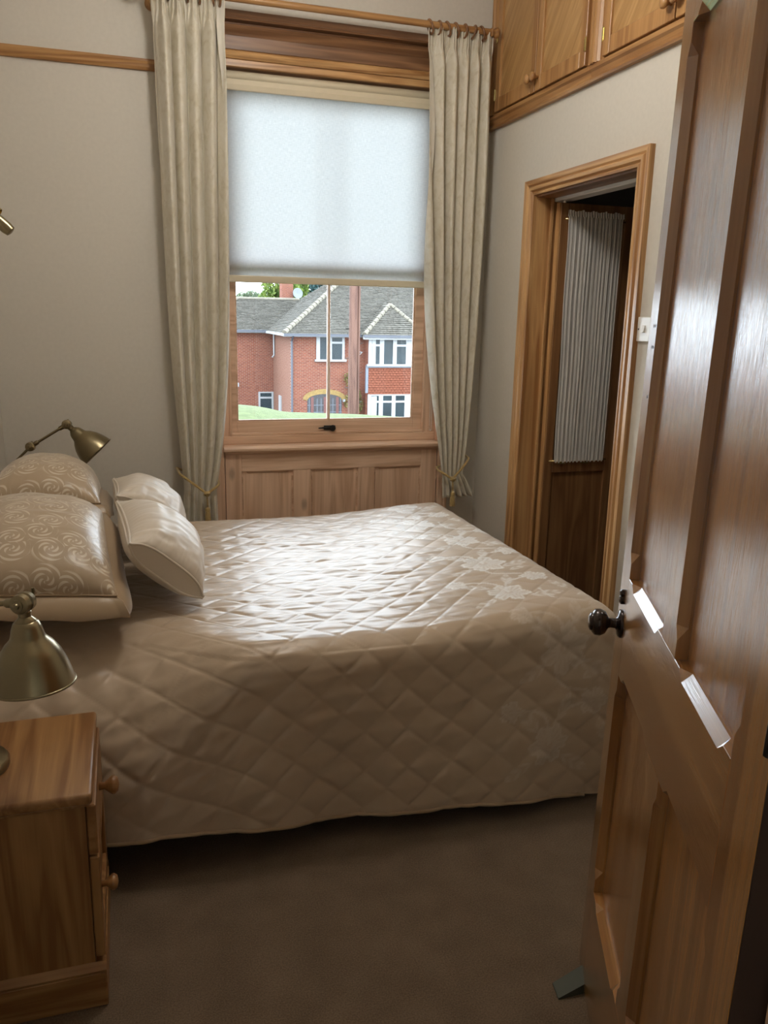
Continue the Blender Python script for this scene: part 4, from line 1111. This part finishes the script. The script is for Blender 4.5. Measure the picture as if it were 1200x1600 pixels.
xr0, yr, zr = xe + 5.0, ye + 5.0, E0 + 5.0 * tp
slope('roof_tiles', (xe, ye, E0), (19.4, ye, E0), (19.4, yr, zr), (xr0, yr, zr))
slope('roof_tiles', (xe, YL + 5.5, E0), (xe, ye, E0), (xr0, yr, zr), (xr0, yr + .4, zr))
# wing roof
wy0, wy1, wz = YL - .4, 47.45, 2.18
slope('roof_tiles', (3.5, wy0, E0 + .04), (9.4, wy0, E0 + .04), (10.2, wy1, wz), (6.35, wy1, wz))
slope('roof_tiles', (3.5, 50.3, E0 + .04), (3.5, wy0, E0 + .04), (6.35, wy1, wz), (6.35, wy1 + .1, wz))
part('ridge_tiles', MB().tube([(6.3, wy1, wz + .02), (9.8, wy1, wz + .02)], .09, 8), 'hip_tile', H)
def hip(p, q, r=.13):
    p, q = Vector(p), Vector(q); n = int((q - p).length / .3); mb = MB()
    for k in range(n):
        a, b = p.lerp(q, k / n), p.lerp(q, (k + .94) / n); mb.tube([a, b], [r * 1.08, r * .9], 8)
    part('hip_tiles', mb, 'hip_tile', H)
hip((xe, ye, E0 + .05), (xr0, yr, zr + .05)); hip((xr0, yr, zr + .05), (19.4, yr, zr + .05)); hip((3.5, wy0, E0 + .06), (6.35, wy1, wz + .04), .10)
# bay
bx0, bx1, by = 11.56, 14.15, 39.3
ap_ = (12.95, 40.35, 1.95)
slope('bay_roof_tiles', (bx0 - .3, by - .35, E0), (bx1 + .3, by - .35, E0), ap_, ap_)
slope('bay_roof_tiles', (bx0 - .3, 39.8, E0), (bx0 - .3, by - .35, E0), ap_, (12.95, 41.6, 1.95))
slope('bay_roof_tiles', (bx1 + .3, by - .35, E0), (bx1 + .3, 39.8, E0), (12.95, 41.6, 1.95), ap_)
hip((bx0 - .3, by - .35, E0 + .05), (ap_[0], ap_[1], ap_[2] + .04), .11); hip((bx1 + .3, by - .35, E0 + .05), (ap_[0], ap_[1], ap_[2] + .04), .10)
part('gutter', MB().box(xe - .02, bx0 - .3, ye - .08, ye + .04, E0 - .10, E0 + .02), 'gutter', H)
part('gutter', MB().box(bx0 - .35, bx1 + .35, by - .42, by - .30, E0 - .10, E0 + .02), 'gutter', H)
part('gutter', MB().box(3.5, xe + .2, wy0 - .10, wy0 + .02, E0 - .06, E0 + .06), 'gutter', H)
part('gutter', MB().box(xe - .08, xe + .04, ye, wy0, E0 - .10, E0 + .02), 'upvc', H)
part('fascia_board', MB().box(xe, bx0, ye + .04, YM, E0 - .13, E0 - .02), 'upvc', H)
part('fascia_board', MB().box(bx0 - .3, bx1 + .3, by - .30, by - .02, E0 - .20, E0 - .02), 'upvc', H)
part('fascia_board', MB().box(3.6, xe, wy0 + .02, YL, E0 - .10, E0), 'upvc', H)
part('downpipe', MB().tube([(XC + .02, ye + .02, E0 - .1), (XC + .02, YM - .06, .15), (XC + .02, YM - .06, GZ)], .05, 8), 'gutter', H)
part('downpipe', MB().tube([(XC - .06, YL - .55, .40), (XC - .06, YL - .55, -.75), (XC - .16, YL - .6, -.85)], .045, 8), 'upvc', H)
def window(y, x0, x1, z0, z1, lights, transom=None, curtain=None, nm='house_window'):
    """lights: list of (x0,x1) glazed openings; frame fills the rest"""
    mb = MB(); f = .06
    mb.box(x0, x1, y - .05, y + .04, z1 - .07, z1).box(x0 - .08, x1 + .08, y - .14, y + .04, z0 - .07, z0 + .03)
    xs = [x0] + [v for l in lights for v in l] + [x1]
    for a, b in zip(xs[::2], xs[1::2]): mb.box(a, b, y - .05, y + .04, z0 + .03, z1 - .07)
    if transom:
        for i, (a, b) in enumerate(lights):
            if transom[i]: mb.box(a, b, y - .045, y + .04, transom[i] - .05, transom[i] + .05)
    w = part(nm, mb, 'upvc', H)
    for a, b in lights:
        part('pane', MB().box(a, b, y - .02, y - .005, z0 + .03, z1 - .07), 'dark_glass', w)
    if curtain:
        for (a, b) in curtain:
            xx = np.linspace(a, b, 12); Q = np.stack([np.stack([xx, y - .025 - .003 * np.sin(xx * 60) + 0 * xx, 0 * xx + z], -1) for z in (z0 + .04, z1 - .1)], 1)
            part('window_curtain', MB().grid(Q), 'net_white', w)
    return w
window(YM, 9.10, 10.52, -.74, .42, [(9.28, 9.70), (9.88, 10.40)], [None, .10])
window(by, bx0, bx1 - .3, -.92, .40, [(11.72, 12.12), (12.34, 12.80), (13.0, 13.48)], [.02, None, .02], [(11.74, 11.92)])
window(by, bx0, bx1 - .3, -3.75, -2.37, [(11.72, 12.12), (12.34, 12.80), (13.0, 13.48)], [-2.74, -2.74, -2.74], [(11.74, 12.02)])
window(YL, 7.02, 7.94 - .10, -4.0, -2.74, [(7.12, 7.74)], [-3.06])
part('bay_wall', MB().box(bx0, bx1, by + .05, YM, GZ, -3.80).box(bx1 - .3, bx1, by, YM, -3.8, .40).box(bx0, bx0 + .1, by + .05, YM, -3.8, .40).box(bx0 + .1, bx1 - .3, by + .06, by + .12, -2.37, -.95), 'brick_front', H)
mb = MB(); rr = random.Random(8); nrow = 12; hz_ = (-.98 + 2.36) / nrow
for k in range(nrow):
    z1_ = -.98 - k * hz_; w_ = .172; m_ = int((bx1 - .3 - bx0) / w_)
    for i in range(m_ + 1):
        a = bx0 + (i - .5 * (k % 2)) * w_ + .006; b = a + w_ - .012
        a, b = max(a, bx0), min(b, bx1 - .3)
        if b - a < .02: continue
        o1 = by - .02 - .03 - rr.random() * .015
        mb.add([(a, o1, z1_ - hz_ * 1.05), (b, o1, z1_ - hz_ * 1.05), (b, by - .015, z1_), (a, by - .015, z1_), (a, by + .06, z1_ - hz_ * 1.05), (b, by + .06, z1_ - hz_ * 1.05)], [(0, 1, 2, 3), (0, 4, 5, 1)])
tag(part('hung_tiles', mb, 'hung_tile', H), kind='stuff')
part('lead_flashing', MB().box(bx0 - .10, bx1, by - .07, by, -1.06, -.95).box(bx0 - .12, bx0, by - .03, by + .1, -2.3, -.95), 'lead', H)
# arched garage
gx0, gx1 = 8.66, 10.40; gc = (gx0 + gx1) / 2
def arch(xhalf, zs, rise): return [(gc + xhalf * math.sin(a), zs + rise * math.cos(a)) for a in np.linspace(-math.pi / 2, math.pi / 2, 22)]
outer, inner = arch(1.10, -2.66, .50), arch(.88, -2.72, .32)
vs = [(x, YM - .03, z) for x, z in outer] + [(x, YM - .03, z) for x, z in inner] + [(x, YM + .05, z) for x, z in outer] + [(x, YM + .05, z) for x, z in inner]
fs = []
for i in range(21): fs += [(i, i + 1, 23 + i, 22 + i), (i, 44 + i, 45 + i, i + 1), (22 + i, 23 + i, 67 + i, 66 + i)]
ab = part('arch_bricks', MB().add(vs, fs), 'yellow_brick', H)
part('garage_door', MB().prism([(x, z) for x, z in inner] + [(gx1, GZ), (gx0, GZ)], 'Y', YM - .015, YM + .02), 'garage', H)
mb = MB()
for x in (8.90, gc + .02, 10.18): mb.box(x - .07, x + .07, YM - .03, YM - .014, GZ, -2.55)
part('door_post', mb, 'garage_red', H)
mb = MB()
for i in range(9): 
    x = 8.75 + i * .2; mb.box(x - .012, x + .012, YM - .024, YM - .0145, GZ, -2.62)
for z in (-2.95, -3.3, -3.65, -4.0): mb.box(gx0, gx1, YM - .024, YM - .0145, z - .012, z + .012)
part('glazing_bars', mb, 'leadgrey' if 'leadgrey' in M else 'lead', H)
part('wall_lamp', MB().box(10.45, 10.55, YM - .2, YM, -2.78, -2.66), 'upvc', H)
part('boiler_flue', MB().box(5.78, 5.95, YL - .25, YL, -2.45, -2.25), 'upvc', H)
part('side_window', MB().box(XC - .06, XC, 42.6, 43.2, GZ, -2.75), 'upvc', H)
part('bracket', MB().tube([(11.35, YM - .3, -.35), (11.2, YM, -.3)], .025, 6).tube([(11.35, YM - .3, -.35), (11.1, YM - .1, -.62)], .02, 6), 'upvc', H)

ch_ = thing('chimney', (10.97, 57.4, GZ), 'red brick chimney rising behind the left roof among trees', 'chimney')
part('stack', MB().box(10.57, 11.36, 57, 57.8, GZ, 4.6), 'brick_front', ch_)
part('cap', MB().box(10.5, 11.43, 56.93, 57.87, 4.6, 4.75), 'lead', ch_)
part('dish', MB().lathe([(.02, 0), (.30, .04), (.36, .10), (.34, .10), (.02, .03)], (11.62, 56.9, 2.75), (.2, -1, .2), 18).tube([(11.62, 57, 2.7), (11.4, 57.1, 2.6), (11.3, 57.1, 2.3)], .03, 6), 'lead', ch_, smooth=True)

tp_ = thing('telegraph_pole', (6.87, 25, GZ), 'red-brown wooden telegraph pole standing before the brick house', 'pole')
part('shaft', MB().tube([(6.87, 25, GZ), (6.86, 25, 9)], [.165, .13], 18), 'pole_wood', tp_, smooth=True, sharp=60)
for z in np.arange(-1.2, 6, .45):
    s = 1 if int(round(z / .45)) % 2 else -1
    part('step_iron', MB().tube([(6.87, 25, z), (6.87 + s * .26, 25, z), (6.87 + s * .26, 25, z + .04)], .011, 6), 'iron', tp_)
part('cable_guard', MB().box(6.98, 7.03, 24.86, 24.92, GZ, 9), 'pole_wood', tp_)

def foliage(blobs, n, size, seed):
    rs = np.random.RandomState(seed); mb = MB(); vs = []; fs = []
    w = np.array([b[3] ** 2 for b in blobs]); w /= w.sum()
    for i in range(n):
        b = blobs[rs.choice(len(blobs), p=w)]
        d = rs.randn(3); d /= np.linalg.norm(d); r = b[3] * (.62 + .38 * rs.rand() ** .5); c = np.array(b[:3]) + d * r * np.array([1, 1, .85])
        a = rs.randn(3); a /= np.linalg.norm(a); e = np.cross(a, rs.randn(3)); e /= np.linalg.norm(e); s = size * (.6 + .8 * rs.rand())
        o = len(vs); vs += [c - a * s, c + e * s * .45, c + a * s, c - e * s * .45]; fs.append((o, o + 1, o + 2, o + 3))
    return mb.add([tuple(v) for v in vs], fs)
def tree(name, x, y, ztop, blobs, n, size, mat, label, seed, cat='tree'):
    t = thing(name, (x, y, GZ), label, cat, 'trees behind the house')
    part('trunk', MB().tube([(x, y, GZ), (x, y, ztop - 2)], [.3, .12], 8), 'bark', t)
    tag(part('foliage', foliage(blobs, n, size, seed), mat, t), kind='stuff')
tree('tree', 10.6, 60, 4.5, [(10.5, 60, 2.4, 1.0), (10.9, 60, 3.4, 1.15), (11.6, 60.5, 2.8, 1.1), (10.7, 60.3, 4.3, .9)], 2600, .17, 'leaf_lime', 'bright green tree directly left of the distant chimney', 2)
tree('tree', 12.9, 64, 4.2, [(12.9, 64, 3.0, 1.0), (13.3, 64, 3.9, .8), (12.5, 64.5, 2.4, .9)], 1600, .17, 'leaf_lime', 'bright green tree directly right of the distant chimney', 4)
tree('conifer', 16.2, 72, 6.5, [(15.8, 72, 3.5, 1.6), (17.2, 72, 4.2, 1.8), (16.4, 72, 5.4, 1.4), (14.9, 72, 2.6, 1.2), (18.5, 72, 3.6, 1.8)], 5200, .2, 'leaf_dark', 'dark blue-green conifers beyond the main roof', 6)
tree('hedge', 8.2, 68, 3.5, [(x, 68, 2.15 + .2 * math.sin(x * 2), .9) for x in np.arange(5.4, 11, .7)], 3600, .16, 'leaf_grey', 'pale grey-green hedge along the skyline behind the left wing', 7, 'hedge')
vn = thing('climbing_plant', (10.95, 39.8, GZ), 'yellow-green climber on the brick between garage arch and bay', 'plant')
part('stem', MB().tube([(10.95, 39.9, GZ), (10.85, 39.92, -3), (10.95, 39.9, -1.6)], .03, 6).tube([(10.95, 39.9, -3.6), (11.3, 39.9, -2.4)], .02, 6), 'bark', vn)
bl_ = [(10.75 + .12 * math.sin(z * 5), 39.74, z, .20) for z in np.arange(-2.9, -1.3, .2)] + [(11.25 + .1 * math.sin(z * 6), 39.76, z, .17) for z in np.arange(-4.3, -2.2, .2)]
tag(part('foliage', foliage(bl_, 900, .06, 12), 'leaf_vine', vn), kind='stuff')

for o in bpy.data.objects:
    if '_o' in o: del o['_o']
